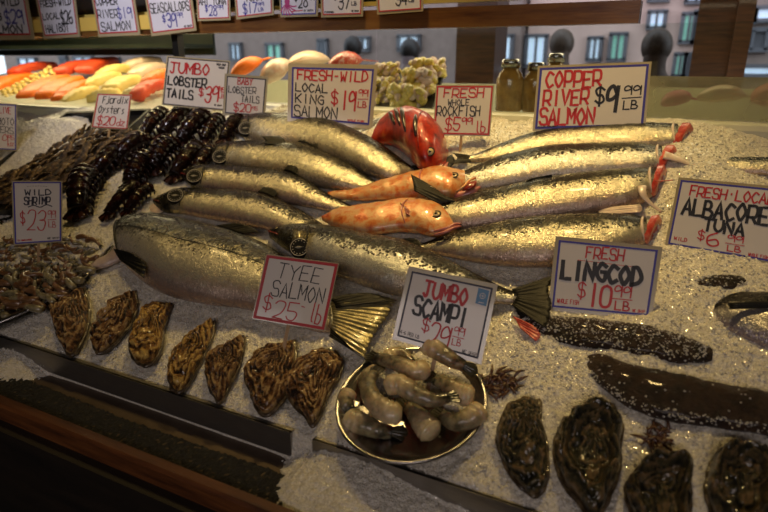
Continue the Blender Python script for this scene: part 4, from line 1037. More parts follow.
sign('red-edged sign reading TYEE SALMON at 25 dollars, in front of the huge salmon', [(267, 255), (338, 264), (324, 330), (253, 318)], 'edge_red',
     [('TYEE', (.20, .10, .80, .33), K, .011, .1), ('SALMON', (.17, .39, .90, .62), K, .012, .05), ('$', (.10, .62, .24, .84), R, .013), ('25', (.26, .68, .58, .94), R, .013, .08), ('-', (.60, .62, .72, .80), R, .010), ('lb', (.76, .64, .92, .92), R, .013, .08)],
     base=(292, 338), border=.04, sleeve=.012, h=.045, seed=1)
def eco_logo(card, root):
    mb = MB(); v = [card.at(a, b_, .0012) for a, b_ in ((.83, .04), (.965, .05), (.965, .27), (.83, .26))]
    k = obj('blue_round_logo', v, [(0, 1, 2, 3)], M('logo_blue', [(.10, .25, .45)], rough=.5), root, smooth=False)
    cc = card.at(.897, .14, .0014); ax = (card.c[1] - card.c[0]).normalized(); mb.add(annulus(cc, card.n, ax, .0042, .0052, .0002)); mb.box(cc + card.n * .0002, .006, .001, .0002, (ax, card.n.cross(ax), card.n))
    mb.box(cc + card.n * .0002, .001, .005, .0002, (ax, card.n.cross(ax), card.n))
    mb.box(card.at(.897, .235, .0014), .010, .0012, .0002, (ax, card.n.cross(ax), card.n)); mb.build('logo_print', MAT['paper'], k, smooth=False)
sign('tilted sign reading JUMBO SCAMPI with small blue logo, behind the scampi plate', [(412, 271), (493, 288), (478, 359), (397, 336)], 'edge_black',
     [('JUMBO', (.20, .09, .72, .32), R, .026, .0), ('SCAMPI', (.12, .36, .77, .62), K, .027, .0), ('$', (.27, .64, .38, .82), R, .013), ('29', (.38, .66, .62, .98), R, .016, .1), ('99', (.66, .64, .78, .75), R, .009), ('__', (.65, .785, .79, .785), R, .008), ('LB', (.66, .81, .76, .90), R, .009), ('4-6 PER LB', (.03, .90, .26, .95), K, .005), ('WE SHIP', (.80, .93, .97, .97), K, .005)],
     base=(436, 352), border=.022, sleeve=.05, h=.05, seed=2, extra=eco_logo)
sign('blue-edged sign reading FRESH LINGCOD at 10.99 dollars, right of centre', [(559, 240), (658, 250), (648, 316), (552, 307)], 'edge_blue',
     [('FRESH', (.30, .05, .68, .22), R, .013, .05), ('__', (.22, .27, .78, .29), R, .005), ('LINGCOD', (.07, .30, .88, .56), K, .033), ('$', (.26, .60, .36, .82), R, .012), ('10', (.38, .60, .60, .92), R, .022), ('99', (.64, .60, .80, .76), R, .012), ('__', (.62, .79, .82, .79), R, .008), ('LB', (.66, .82, .80, .95), R, .012), ('WHOLE FISH', (.05, .87, .28, .93), R, .006), ('WE SHIP', (.84, .92, .96, .96), R, .005)],
     base=(600, 314), border=.022, sleeve=.04, h=.006, seed=3)
sign('blue-edged sign reading FRESH LOCAL ALBACORE TUNA, standing at the right edge', [(681, 180), (784, 190), (772, 262), (668, 244)], 'edge_blue',
     [('FRESH·LOCAL', (.12, .07, .93, .22), R, .013, .06), ('ALBACORE', (.08, .27, .90, .51), K, .024), ('TUNA', (.32, .54, .70, .71), K, .022), ('$', (.28, .73, .36, .86), R, .010), ('6', (.38, .72, .52, .92), R, .014), ('99', (.57, .72, .71, .81), R, .009), ('__', (.55, .845, .73, .845), R, .006), ('LB', (.58, .87, .70, .95), R, .009), ('WILD', (.05, .87, .18, .92), R, .007), ('WHOLE FISH', (.78, .93, .96, .97), R, .005)],
     base=(720, 256), border=.02, sleeve=.03, h=.006, seed=4)
sign('large blue-edged sign reading COPPER RIVER SALMON above the headless salmon', [(540, 68), (649, 64), (643, 126), (535, 129)], 'edge_blue',
     [('COPPER', (.07, .08, .58, .33), R, .018), ('RIVER', (.06, .38, .48, .62), R, .018), ('SALMON', (.04, .68, .55, .94), R, .018), ('$', (.55, .36, .65, .62), K, .016), ('9', (.66, .34, .77, .76), K, .026, .08), ('99', (.81, .34, .95, .48), K, .010), ('__', (.79, .54, .96, .53), K, .007), ('LB', (.81, .59, .93, .72), K, .010), ('WILD CAUGHT', (.03, .955, .22, .975), K, .004)],
     base=(590, 132), lean=.25, border=.022, sleeve=.022, h=.03, seed=5)
sign('red-edged sign reading FRESH WHOLE ROCK FISH next to the red rockfish', [(437, 86), (493, 86), (489, 135), (434, 134)], 'edge_red',
     [('FRESH', (.14, .05, .84, .23), R, .018, .05), ('WHOLE', (.22, .28, .60, .40), K, .011), ('ROCK', (.03, .42, .40, .62), K, .015), ('FISH', (.43, .42, .80, .62), K, .015), ('$5', (.20, .66, .46, .92), R, .018, .08), ('99', (.50, .66, .68, .80), R, .014), ('lb', (.74, .72, .92, .95), R, .015)],
     base=(458, 146), lean=.25, border=.028, sleeve=.02, h=.02, seed=6)
sign('blue-edged sign reading FRESH-WILD LOCAL KING SALMON at 19.99 dollars', [(292, 67), (374, 69), (369, 125), (291, 118)], 'edge_blue',
     [('FRESH-WILD', (.07, .06, .93, .24), R, .015, .04), ('LOCAL', (.05, .31, .44, .47), K, .012), ('KING', (.05, .52, .40, .69), K, .012), ('SALMON', (.04, .74, .58, .95), K, .012), ('$', (.50, .42, .60, .66), R, .014), ('19', (.63, .40, .80, .74), R, .018, .03), ('99', (.84, .38, .95, .50), R, .009), ('__', (.83, .55, .96, .54), R, .007), ('LB', (.84, .60, .94, .70), R, .010), ('WHOLE FISH', (.72, .93, .93, .96), R, .005)],
     base=(330, 124), lean=.2, border=.022, sleeve=.045, h=.04, seed=7)
sign('small dark-edged sign reading BABY LOBSTER TAILS', [(227, 76), (266, 79), (263, 116), (225, 113)], 'edge_black',
     [('BABY', (.28, .03, .66, .20), R, .018), ('LOBSTER', (.06, .26, .76, .43), K, .015), ('TAILS', (.40, .48, .86, .66), K, .016), ('$20', (.22, .70, .66, .92), R, .020), ('95', (.70, .76, .84, .86), R, .010)],
     base=(245, 120), lean=.2, border=.026, sleeve=.06, h=.03, seed=8)
sign('cream sign reading JUMBO LOBSTER TAILS in red and black behind the lobster tails', [(168, 57), (229, 62), (224, 110), (163, 104)], 'edge_black',
     [('JUMBO', (.06, .10, .68, .32), R, .020), ('LOBSTER', (.04, .40, .66, .58), K, .02), ('TAILS', (.04, .66, .46, .84), K, .02), ('$', (.56, .60, .65, .76), R, .014), ('39', (.67, .54, .88, .86), R, .020, .05), ('95', (.89, .54, .97, .64), R, .010), ('LB', (.89, .68, .97, .76), R, .009), ('WILD COLD', (.80, .05, .95, .09), K, .006), ('WATER', (.84, .12, .93, .15), K, .006), ('WE SHIP', (.83, .90, .95, .93), K, .005)],
     base=(195, 112), lean=.2, border=.014, sleeve=.02, h=.045, seed=9)
sign('small red-edged handwritten sign reading Fjord Oysters, twenty dollars a dozen', [(98, 94), (131, 95), (127, 129), (92, 127)], 'edge_red',
     [('Fjordix', (.18, .06, .92, .26), K, .018, .1), ('Oysters', (.10, .34, .86, .56), K, .018, .1), ('$20', (.12, .66, .62, .92), R, .024, .1), ('dz', (.68, .72, .90, .92), R, .018, .1)],
     base=(112, 138), lean=.25, border=.03, sleeve=.025, h=.03, seed=10)
sign('sign cut by the left edge reading OYSTERS, next to the empty ice at the back', [(-22, 103), (16, 105), (16, 150), (-22, 148)], 'edge_blue',
     [('LIVE', (.55, .06, .86, .20), R, .016), ('KUMAMOTO', (.02, .30, .94, .46), K, .014), ('OYSTERS', (.10, .50, .92, .64), K, .014), ('$19', (.30, .68, .78, .94), R, .016), ('95', (.80, .68, .94, .78), R, .010), ('dz', (.80, .82, .94, .92), R, .010)],
     base=(0, 158), lean=.25, border=.03, sleeve=.03, h=.03, seed=11)
def wave_logo(card, root):
    mb = MB(); W = (card.c[1] - card.c[0]).length
    write(mb, card, 'WILD', (.24, .13, .78, .22), .020, seed=3)
    write(mb, card, 'SHRIMP', (.22, .25, .76, .37), .022, .1, seed=5)
    ribbon(mb, [card.at(a, b_, .0013) for a, b_ in cr([(.30, .41), (.42, .385), (.55, .42), (.68, .38), (.80, .41)], 14)], .012 * W, card.n)
    for k in range(8): mb.box(card.at(.30 + k * .055, .075 - .008 * math.sin(k / 7 * PI), .0013), .035 * W, .008 * W, .0002, ((card.c[1] - card.c[0]).normalized(), card.n.cross((card.c[1] - card.c[0]).normalized()), card.n))
    mb.build('blue_wave_logo', MAT['edge_black'], root, smooth=False)
sign('blue-edged sign with a WILD SHRIMP logo, above the brown shrimp tray', [(13, 182), (61, 182), (61, 241), (15, 244)], 'edge_blue',
     [('$', (.13, .50, .25, .68), R, .016), ('23', (.28, .48, .66, .80), R, .018, .12), ('99', (.72, .48, .88, .60), R, .011), ('__', (.71, .635, .89, .63), R, .010), ('LB', (.73, .66, .88, .76), R, .011), ('IN MARINADE', (.05, .935, .36, .96), R, .007), ('WE SHIP', (.70, .93, .95, .955), K, .007)],
     base=(38, 250), lean=.3, border=.03, sleeve=.03, h=.04, seed=12, extra=wave_logo)
# the row hung on the front of the shelf
SY = 1.735
GS = 'price signs hung along the shelf above the glass'
sign('shelf sign at the top left corner reading FRESH WILD KING SALMON', [(-32, -4), (24, -4), (31, 35), (-28, 36)], 'edge_red',
     [('FRESH-WILD', (.10, .06, .90, .24), K, .012), ('KING', (.14, .42, .56, .60), K, .014), ('$29', (.62, .36, .92, .70), B_, .014), ('SALMON', (.22, .74, .88, .95), K, .014)], plane_y=SY, paper='paper_cool', border=.02, seed=20)
sign('shelf sign reading FRESH WILD LOCAL HALIBUT, second from the left', [(37, -3), (73, -6), (78, 34), (45, 36)], 'edge_red',
     [('FRESH-WILD', (.06, .10, .92, .26), K, .016), ('LOCAL', (.06, .42, .54, .58), K, .015), ('$26', (.58, .40, .90, .72), K, .020), ('HALIBUT', (.08, .72, .76, .92), K, .016)], plane_y=SY, paper='paper_cool', border=.024, seed=21)
sign('shelf sign reading COPPER RIVER SALMON, third from the left', [(92, -10), (131, -12), (138, 32), (100, 34)], 'edge_red',
     [('COPPER', (.04, .16, .60, .36), K, .016), ('RIVER', (.04, .46, .56, .64), K, .015), ('$19', (.56, .44, .92, .68), B_, .015), ('SALMON', (.08, .74, .84, .94), K, .016)], plane_y=SY, paper='paper_cool', border=.024, seed=22)
sign('shelf sign reading SEA SCALLOPS in blue and black, fourth from the left', [(145, -14), (188, -16), (194, 28), (153, 33)], 'edge_red',
     [('FRESH', (.10, .14, .60, .28), B_, .014), ('SEASCALLOPS', (.04, .38, .96, .58), K, .014), ('$', (.30, .66, .38, .80), B_, .014), ('39', (.40, .62, .62, .92), B_, .018), ('99', (.66, .62, .78, .74), B_, .010), ('WE SHIP', (.78, .92, .96, .96), K, .006)], plane_y=SY, paper='paper_cool', border=.02, seed=23)
sign('shelf sign reading AHI TUNA, narrow red edge, left of the plain tuna sign', [(197, -16), (228, -16), (229, 18), (199, 19)], 'edge_red',
     [('AHI TUNA', (.04, .40, .92, .60), K, .018), ('$', (.24, .62, .34, .78), B_, .018), ('28', (.36, .62, .62, .92), B_, .020), ('99', (.66, .62, .82, .74), B_, .012)], plane_y=SY, paper='paper_cool', border=.024, seed=24)
sign('shelf sign reading TUNA at 17 dollars', [(235, -16), (271, -18), (272, 13), (238, 17)], 'edge_red',
     [('TUNA', (.26, .34, .72, .56), K, .020), ('$17', (.18, .60, .58, .92), B_, .020), ('99', (.62, .62, .78, .74), B_, .012), ('LB', (.62, .80, .76, .90), B_, .012)], plane_y=SY, paper='paper_cool', border=.024, seed=25)
MAT['octo_pink'] = M('pink_octopus_print', [(.45, .03, .18)], rough=.5)
def octo(card, root):
    mb = MB(); c = card.at(.18, .66, .0013); W = (card.c[1] - card.c[0]).length
    ax = (card.c[1] - card.c[0]).normalized(); mb.add(disc(card.at(.18, .60, .0012), card.n, ax, W * .07, .0002, 16, 0, 1.3))
    for k in range(7):
        a = -.5 - k * .36; d = ax * math.cos(a) + (card.c[0] - card.c[3]).normalized() * math.sin(a); d2 = ax * math.cos(a + .8) + (card.c[0] - card.c[3]).normalized() * math.sin(a + .8)
        ribbon(mb, cr([c, c + d * W * .10, c + d * W * .16 + d2 * W * .04, c + d * W * .18 + d2 * W * .09], 9), W * .014, card.n)
    mb.build('pink_octopus_print', MAT['octo_pink'], root, smooth=False)
sign('shelf sign with a pink octopus drawing at its left', [(280, -18), (317, -20), (316, 14), (282, 15)], 'edge_blue',
     [('$', (.40, .44, .48, .60), K, .016), ('28', (.50, .44, .76, .78), K, .022), ('99', (.80, .44, .94, .58), K, .012), ('__', (.30, .90, .62, .88), R, .014), ('BY NORTH', (.66, .86, .92, .92), K, .006)], plane_y=SY, paper='paper_cool', border=.024, seed=26, extra=octo)
sign('shelf sign showing only a price of 37 dollars', [(322, -20), (362, -22), (361, 14), (323, 15)], 'edge_red',
     [('$', (.30, .42, .40, .58), K, .014), ('37', (.42, .44, .72, .84), K, .020), ('99', (.76, .44, .90, .56), K, .011), ('LB', (.76, .64, .88, .74), K, .011), ('FARMED', (.05, .90, .30, .94), K, .008), ('WE SHIP', (.76, .89, .94, .93), K, .008)], plane_y=SY, paper='paper_cool', border=.024, seed=27)
sign('rightmost shelf sign showing a price of 34 dollars', [(377, -22), (421, -24), (421, 9), (379, 12)], 'edge_red',
     [('$', (.30, .44, .40, .60), K, .014), ('34', (.42, .48, .68, .84), K, .020), ('95', (.72, .46, .86, .58), K, .011), ('LB', (.72, .66, .84, .76), K, .011)], plane_y=SY, paper='paper_cool', border=.024, seed=28)
# ------------------------------------------------------------------ display case behind the ice
GY_ = 1.80
xl, xr = -4.2, 1.2; xm = (xl + xr) / 2; xw = xr - xl
ca = thing('display_case', 'long glass-fronted display case behind the ice, wooden board along its top', 'display case', (xm, 2.2, 1.2))
mb = MB()
for xa_, xb_, dz in ((xl, -1.80, -.045), (-1.80, xr, 0)):
    vs = []; prof = [(1.735, 1.18), (1.735, 1.33 + dz), (1.742, 1.342 + dz), (1.755, 1.347 + dz), (1.815, 1.347 + dz), (1.815, 1.18)]
    for x in (xa_, xb_): vs += [Vector((x, a, b_)) for a, b_ in prof]
    mb.add((vs, [tuple(range(6)), tuple(range(11, 5, -1))] + [(i, (i + 1) % 6, (i + 1) % 6 + 6, i + 6) for i in range(6)]))
mb.build('white_curb', MAT['white_plastic'], ca, smooth=False)
mb = MB(); mb.box((xm, 2.25, 1.25), xw, .86, .02); mb.box((xm, 2.69, 1.32), xw, .02, .14); mb.build('case_floor', MAT['white_plastic'], ca, smooth=False)
mb = MB(); mb.box((xm, 2.2, .60), xw, .9, 1.18); mb.build('cabinet_body', MAT['wood_dark'], ca, smooth=False)
# glass front
def pane(name, x0, x1, z0, z1, m):
    mb = MB(); mb.box(((x0 + x1) / 2, GY_, (z0 + z1) / 2), x1 - x0, .006, z1 - z0); return mb.build(name, MAT[m], ca, smooth=False)
pane('glass_pane', xl, -1.80, 1.302, 1.585, 'glass'); pane('glass_pane', -1.80, -.95, 1.345, 1.585, 'glass'); pane('glass_pane', -.945, xr, 1.345, 1.585, 'glass')
pane('fogged_glass_band', -.30, xr, 1.347, 1.455, 'glass_fog').location.y -= .005
xs_ = ony(640, 20, 1.78).x
MAT['shelf_wood'] = M('warm_varnished_shelf_wood', [(.07, .022, .007), (.17, .075, .02), (.22, .11, .03)], 3, .3, 0, .2, 20, stretch=(1, 10, 10), coat=.5)
mb = MB(); mb.box(((xl + xs_) / 2, 1.775, 1.612), xs_ - xl, .05, .055); mb.build('top_board', MAT['shelf_wood'], ca, smooth=False)
MAT['fascia'] = M('lamplit_yellow_fascia', [(.70, .48, .10), (.80, .58, .14)], 4, .3, coat=.3)  # strong yellow base colour paints in lamp light falling on the board
xf = ony(196, 20, 1.75).x; mb = MB(); mb.box(((xl + xf) / 2, 1.746, 1.628), xf - xl, .006, .05); mb.build('lamplit_fascia', MAT['fascia'], ca, smooth=False)
MAT['yellow_trim'] = M('yellow_painted_trim', [(.55, .42, .10), (.62, .48, .14)], 4, .3, coat=.4)
mb = MB(); mb.box(((xl + xr) / 2, 1.79, 1.660), xr - xl, .03, .012); mb.build('yellow_trim', MAT['yellow_trim'], ca, smooth=False)
vg = []
mb = MB(); mb.box(((xl + xr) / 2, 1.90, 1.72), xr - xl, .1, .10)
k = MAT['tray_black']
for i in range(220): mb.box((-1.8 + i * .0125, 1.842, 1.715), .004, .02, .085)
mb.build('vent_grille', M('dark_bronze_grille', [(.015, .013, .009), (.025, .02, .014)], 20, .6, 0), ca, smooth=False)
mb = MB(); 
for px in (181,): x = ony(px, 45, 1.80).x; mb.box((x, 1.785, 1.50), .03, .03, .22)
mb.build('black_post', MAT['tray_black'], ca, smooth=False)
# dark upper shelf inside the case on the left
mb = MB(); mb.box((-3.4, 2.53, 1.56), 2.0, .24, .02); mb.box((-3.4, 2.66, 1.645), 2.0, .02, .26); mb.build('inner_shelf', M('dark_green_inner_shelf', [(.012, .018, .014), (.03, .04, .03)], 3, .3, .2), ca, smooth=False)
mb = MB(); mb.box(((xl + xr) / 2, 2.25, 1.785), xw, .86, .03); mb.build('case_roof', MAT['tray_black'], ca, smooth=False)
# ------------------------------------------------------------------ fillets on white trays inside the case
MAT['fil_orange'] = M('orange_salmon_fillet', [(.75, .09, .004), (.92, .20, .01), (.85, .13, .006)], 12, .5, 0, .3, 70, coat=.1, stretch=(1, 4, 1))
MAT['fil_red'] = M('deep_red_salmon_fillet', [(.50, .03, .01), (.75, .09, .02)], 12, .5, 0, .3, 70, coat=.1)
MAT['fil_white'] = M('yellowish_white_halibut_fillet', [(.74, .52, .12), (.85, .66, .24)], 14, .5, 0, .3, 60, coat=.1)
MAT['fil_pale'] = M('pale_pink_fillet', [(.66, .46, .34), (.76, .60, .44)], 14, .35, 0, .3, 60, coat=.5)
def fillet(label, p0, p1, w, mat, y0, y1, group, th=.028, bow=.02, seed=0):
    a = ony(*p0, y0); b_ = ony(*p1, y1); n = 18; ax = (b_ - a); L = ax.length; ax.normalize(); s_ = ax.cross(Vector((0, 0, 1))).normalized(); up = s_.cross(ax).normalized()
    C_ = [a + ax * (L * k / (n - 1)) + up * (bow * math.sin(PI * k / (n - 1)) + .003 * math.sin(k * 2.2 + seed)) for k in range(n)]
    A_ = [w * 1.55 * (.75 + .25 * math.sin(PI * k / (n - 1))) * (.6 if k in (0, n - 1) else 1) for k in range(n)]; Bz = [th * (.4 if k in (0, n - 1) else 1) for k in range(n)]
    m_ = 20; vs = []; fs = []
    for i in range(n):
        for k in range(m_):
            t_ = 2 * PI * k / m_; c_, s2 = math.cos(t_), math.sin(t_); e = .55
            vs.append(C_[i] + s_ * (A_[i] * math.copysign(abs(c_) ** e, c_)) + up * (Bz[i] * math.copysign(abs(s2) ** e, s2) * (.8 + .2 * c_)))
    for i in range(n - 1):
        for k in range(m_): fs.append((i * m_ + k, i * m_ + (k + 1) % m_, (i + 1) * m_ + (k + 1) % m_, (i + 1) * m_ + k))
    fs.append(tuple(range(m_))[::-1]); fs.append(tuple((n - 1) * m_ + k for k in range(m_)))
    o = obj('fish_fillet', vs, fs, MAT[mat], None, loc=sum(C_, Vector()) / n - Vector((0, 0, th))); return tag(o, label, 'fillet', group)
FG = 'fillets laid out behind the glass'
FL = [('orange salmon fillet at the far left edge behind the glass', (-16, 92), (32, 77), .050, 'fil_orange', 2.02, 2.40),
 ('long thin orange fillet at the back left, upper of two', (10, 74), (55, 66), .045, 'fil_red', 2.30, 2.6),
 ('orange salmon fillet running up right of the small white pieces', (22, 100), (66, 78), .042, 'fil_orange', 1.92, 2.25),
 ('broad bright orange fillet in the middle of the salmon group', (42, 100), (78, 80), .042, 'fil_orange', 1.92, 2.22),
 ('front orange fillet, lowest one beside the pale halibut', (56, 104), (88, 84), .030, 'fil_orange', 1.90, 2.15),
 ('orange fillet on top at the back, reddish toward its end', (58, 73), (98, 64), .045, 'fil_red', 2.30, 2.60),
 ('dark red salmon fillet at the back beside the pale fillets', (82, 72), (112, 61), .05, 'fil_red', 2.35, 2.62),
 ('pale yellow halibut fillet, lowest in front', (62, 106), (98, 90), .036, 'fil_white', 1.90, 2.08),
 ('pale yellow halibut fillet lying in the middle of its pile', (82, 90), (120, 76), .040, 'fil_white', 2.08, 2.28),
 ('pale yellow halibut fillet at the back of its pile', (98, 78), (128, 69), .042, 'fil_white', 2.25, 2.42),
 ('halibut fillet at the right of the pile above the handwritten oyster sign', (108, 92), (136, 80), .038, 'fil_white', 2.0, 2.2),
 ('halibut fillet tucked behind the handwritten oyster sign', (88, 102), (122, 94), .034, 'fil_white', 1.92, 2.02),
 ('pale pink fillet at the back', (124, 68), (160, 62), .045, 'fil_pale', 2.4, 2.6),
 ('second pale pink fillet nearer the jumbo lobster sign', (132, 76), (164, 68), .040, 'fil_pale', 2.25, 2.45),
 ('reddish fillet beside the jumbo lobster sign, lower one', (134, 98), (164, 84), .030, 'fil_red', 1.92, 2.12),
 ('reddish orange fillet beside the jumbo lobster sign, upper one', (144, 86), (172, 74), .030, 'fil_orange', 2.05, 2.22)]
for k, (lab, a, b_, w, mt, y0, y1) in enumerate(FL): fillet(lab, a, b_, w, mt, y0, y1, FG, seed=k)
# small white pieces (scallops) between the orange fillets
rr = random.Random(4); sph = None
for r_ in range(3):
    for c_ in range(11):
        x = 4 + c_ * 4.6 + r_ * 2; y = 96 - c_ * 2.4 + r_ * 3.2 - 3; p = ony(x + rr.uniform(-1, 1), y + rr.uniform(-.6, .6), 2.0 + .035 * c_ - r_ * .03)
        if sph is None:
            vf = disc(Vector((0, 0, 0)), Vector((0, 0, 1)), U, .014, .012, 16, .006); sph = obj('scallop', vf[0], vf[1], MAT['fil_white'], None, loc=(0, 0, 0)); o = sph
        else: o = sph.copy(); COL.objects.link(o)
        o.location = p; o.rotation_euler = (rr.uniform(-.5, .3), rr.uniform(-.4, .4), 0); tag(o, 'round yellowish scallop in the strip between the orange fillets', 'scallop', 'scallops between the orange fillets')
def slanted_tray(label, pts, z0, mat, nm='display_tray', h=.02):
    c = pts; mb = MB(); v = [Vector(p) for p in c] + [Vector(p) - Vector((0, 0, h)) for p in c]
    mb.add((v, [(0, 1, 2, 3), (7, 6, 5, 4), (0, 4, 5, 1), (1, 5, 6, 2), (2, 6, 7, 3), (3, 7, 4, 0)])); o = mb.build(nm, mat, None, smooth=False, loc=sum(v, Vector()) / 8); return tag(o, label, 'tray')
slanted_tray('white tray under the orange and pale fillets behind the glass', [(-4.0, 1.83, 1.295), (-1.82, 1.83, 1.295), (-2.2, 2.62, 1.42), (-4.1, 2.62, 1.42)], 0, MAT['white_plastic'])
# a heap of yellow and pink shell meat on a slanted dish
def heap(name, label, cat, items, mat_list, r, kind='stuff'):
    mb = MB(); rr = random.Random(len(label)); n_ = 0
    for (px0, py0, px1, py1, y, cnt) in items:
        for k in range(cnt):
            p = ony(rr.uniform(px0, px1), rr.uniform(py0, py1), y + rr.uniform(-.05, .05)); nn = Vector((rr.uniform(-1, 1), rr.uniform(-1.5, 0), rr.uniform(.2, 1))).normalized()
            ax = nn.orthogonal().normalized(); mb.add(disc(p, nn, ax, r * rr.uniform(.6, 1.2), r * .5, 9, r * .4, rr.uniform(.5, 1)), k % len(mat_list))
    c = sum(mb.v, Vector()) / len(mb.v); o = mb.build(name, MAT[mat_list[0]], None, loc=c, mats=[MAT[q] for q in mat_list[1:]], fmat=mb.fm); tag(o, label, cat, kind=kind); return o
MAT['yel'] = M('yellow_shell_meat', [(.62, .45, .06), (.75, .60, .16)], 30, .35, coat=.5)
MAT['pinkish'] = M('pink_white_shell_meat', [(.60, .32, .22), (.74, .62, .50)], 30, .35, coat=.5)
MAT['redfish'] = M('red_white_speckled_skin', [(.55, .04, .03), (.60, .10, .06), (.75, .6, .5)], 60, .35, coat=.5)
MAT['brown_glass'] = M('amber_preserve', [(.22, .11, .02), (.42, .24, .06)], 30, .2, coat=.5)
heap('shellfish_heap', 'heap of yellow shellfish pieces on a slanted dish beside the rock fish sign', 'shellfish', [(392, 88, 424, 108, 1.93, 170), (404, 72, 434, 92, 2.0, 170), (412, 62, 442, 76, 2.1, 130)], ['yel', 'yel', 'pinkish'], .018)
heap('shellfish_heap', 'heap of pink and yellow shellfish pieces right of the king salmon sign', 'shellfish', [(372, 66, 398, 84, 2.1, 140), (374, 80, 392, 108, 1.98, 130)], ['pinkish', 'yel'], .016)
slanted_tray('dark dish edge between the two shellfish heaps', [ony(374, 114, 1.86), ony(430, 114, 1.86), ony(446, 66, 2.16), ony(384, 70, 2.16)], 0, MAT['tray_black'], 'shellfish_dish')
def bgfish(label, p0, p1, y, r, mat, cat='fish'):
    a = ony(*p0, y); b_ = ony(*p1, y + .1); q = [a.lerp(b_, k / 15) + Vector((0, 0, .01 * math.sin(k / 15 * PI))) for k in range(16)]; S2, N2 = frames(q)
    w = [r * max(.12, math.sin(PI * min(1, (k / 15) * .9 + .08)) ** .7) for k in range(16)]
    vf = loft(q, w, [x * .7 for x in w], S2, N2, 16); t_ = (q[-1] - q[-2]).normalized()
    root = thing('small_fish', label, cat, q[8] - Vector((0, 0, r))); obj('body', vf[0], vf[1], MAT[mat], root)
    fin('tail_fin', [q[-1] - S2[-1] * r * .2, q[-1], q[-1] + S2[-1] * r * .2], [q[-1] + t_ * r * 1.2 - S2[-1] * r * .8, q[-1] + t_ * r * .8, q[-1] + t_ * r * 1.2 + S2[-1] * r * .8], MAT[mat], root, 4); return root
bgfish('orange and dark fish behind the baby lobster sign', (232, 76), (262, 60), 2.05, .045, 'fil_orange')
bgfish('mauve blurred fish in the case between the lobster and king salmon signs', (262, 82), (290, 62), 2.1, .06, 'pinkish')
bgfish('red white-speckled fish above the king salmon sign', (330, 66), (362, 60), 2.12, .05, 'redfish')
bgfish('pale pink fish behind the king salmon sign', (290, 62), (330, 60), 2.3, .05, 'fil_pale')
bgfish('dim purple fish behind fogged glass right of the copper sign', (664, 104), (690, 98), 1.9, .03, 'octo_pink')
bgfish('pinkish pieces of fish blurred behind fogged glass', (700, 98), (745, 96), 1.95, .035, 'pinkish')
bgfish('red fish blurred behind fogged glass at the right edge', (756, 100), (790, 96), 1.92, .045, 'fil_red')
# jars
def jar(label, px, pyb, h, r, y):
    b_ = ony(px, pyb, y); root = thing('preserve_jar', label, 'jar', b_, 'golden jars inside the case'); n = 24
    def lathe(pr):
        vs = [b_ + Vector((rr_ * math.cos(2 * PI * k / n), rr_ * math.sin(2 * PI * k / n), z)) for rr_, z in pr for k in range(n)]
        fs = [(q * n + k, q * n + (k + 1) % n, (q + 1) * n + (k + 1) % n, (q + 1) * n + k) for q in range(len(pr) - 1) for k in range(n)] + [tuple(range(n)), tuple((len(pr) - 1) * n + k for k in range(n))]
        return vs, fs
    v = lathe([(r * .9, 0), (r, h * .06), (r, h * .62), (r * .85, h * .74), (r * .62, h * .80), (r * .62, h * .86)]); obj('glass_body', v[0], v[1], MAT['brown_glass'], root)
    v = lathe([(r * .70, h * .84), (r * .70, h * .97), (r * .62, h)]); obj('lid', v[0], v[1], MAT['tray_metal'], root)
jar('tall golden jar left of the large copper sign', 508, 112, .16, .042, 1.92)
jar('golden jar half hidden behind the large copper sign', 533, 112, .15, .038, 1.95)
jar('golden jar in the case seen over the top edge of the copper sign', 552, 108, .17, .038, 2.05)
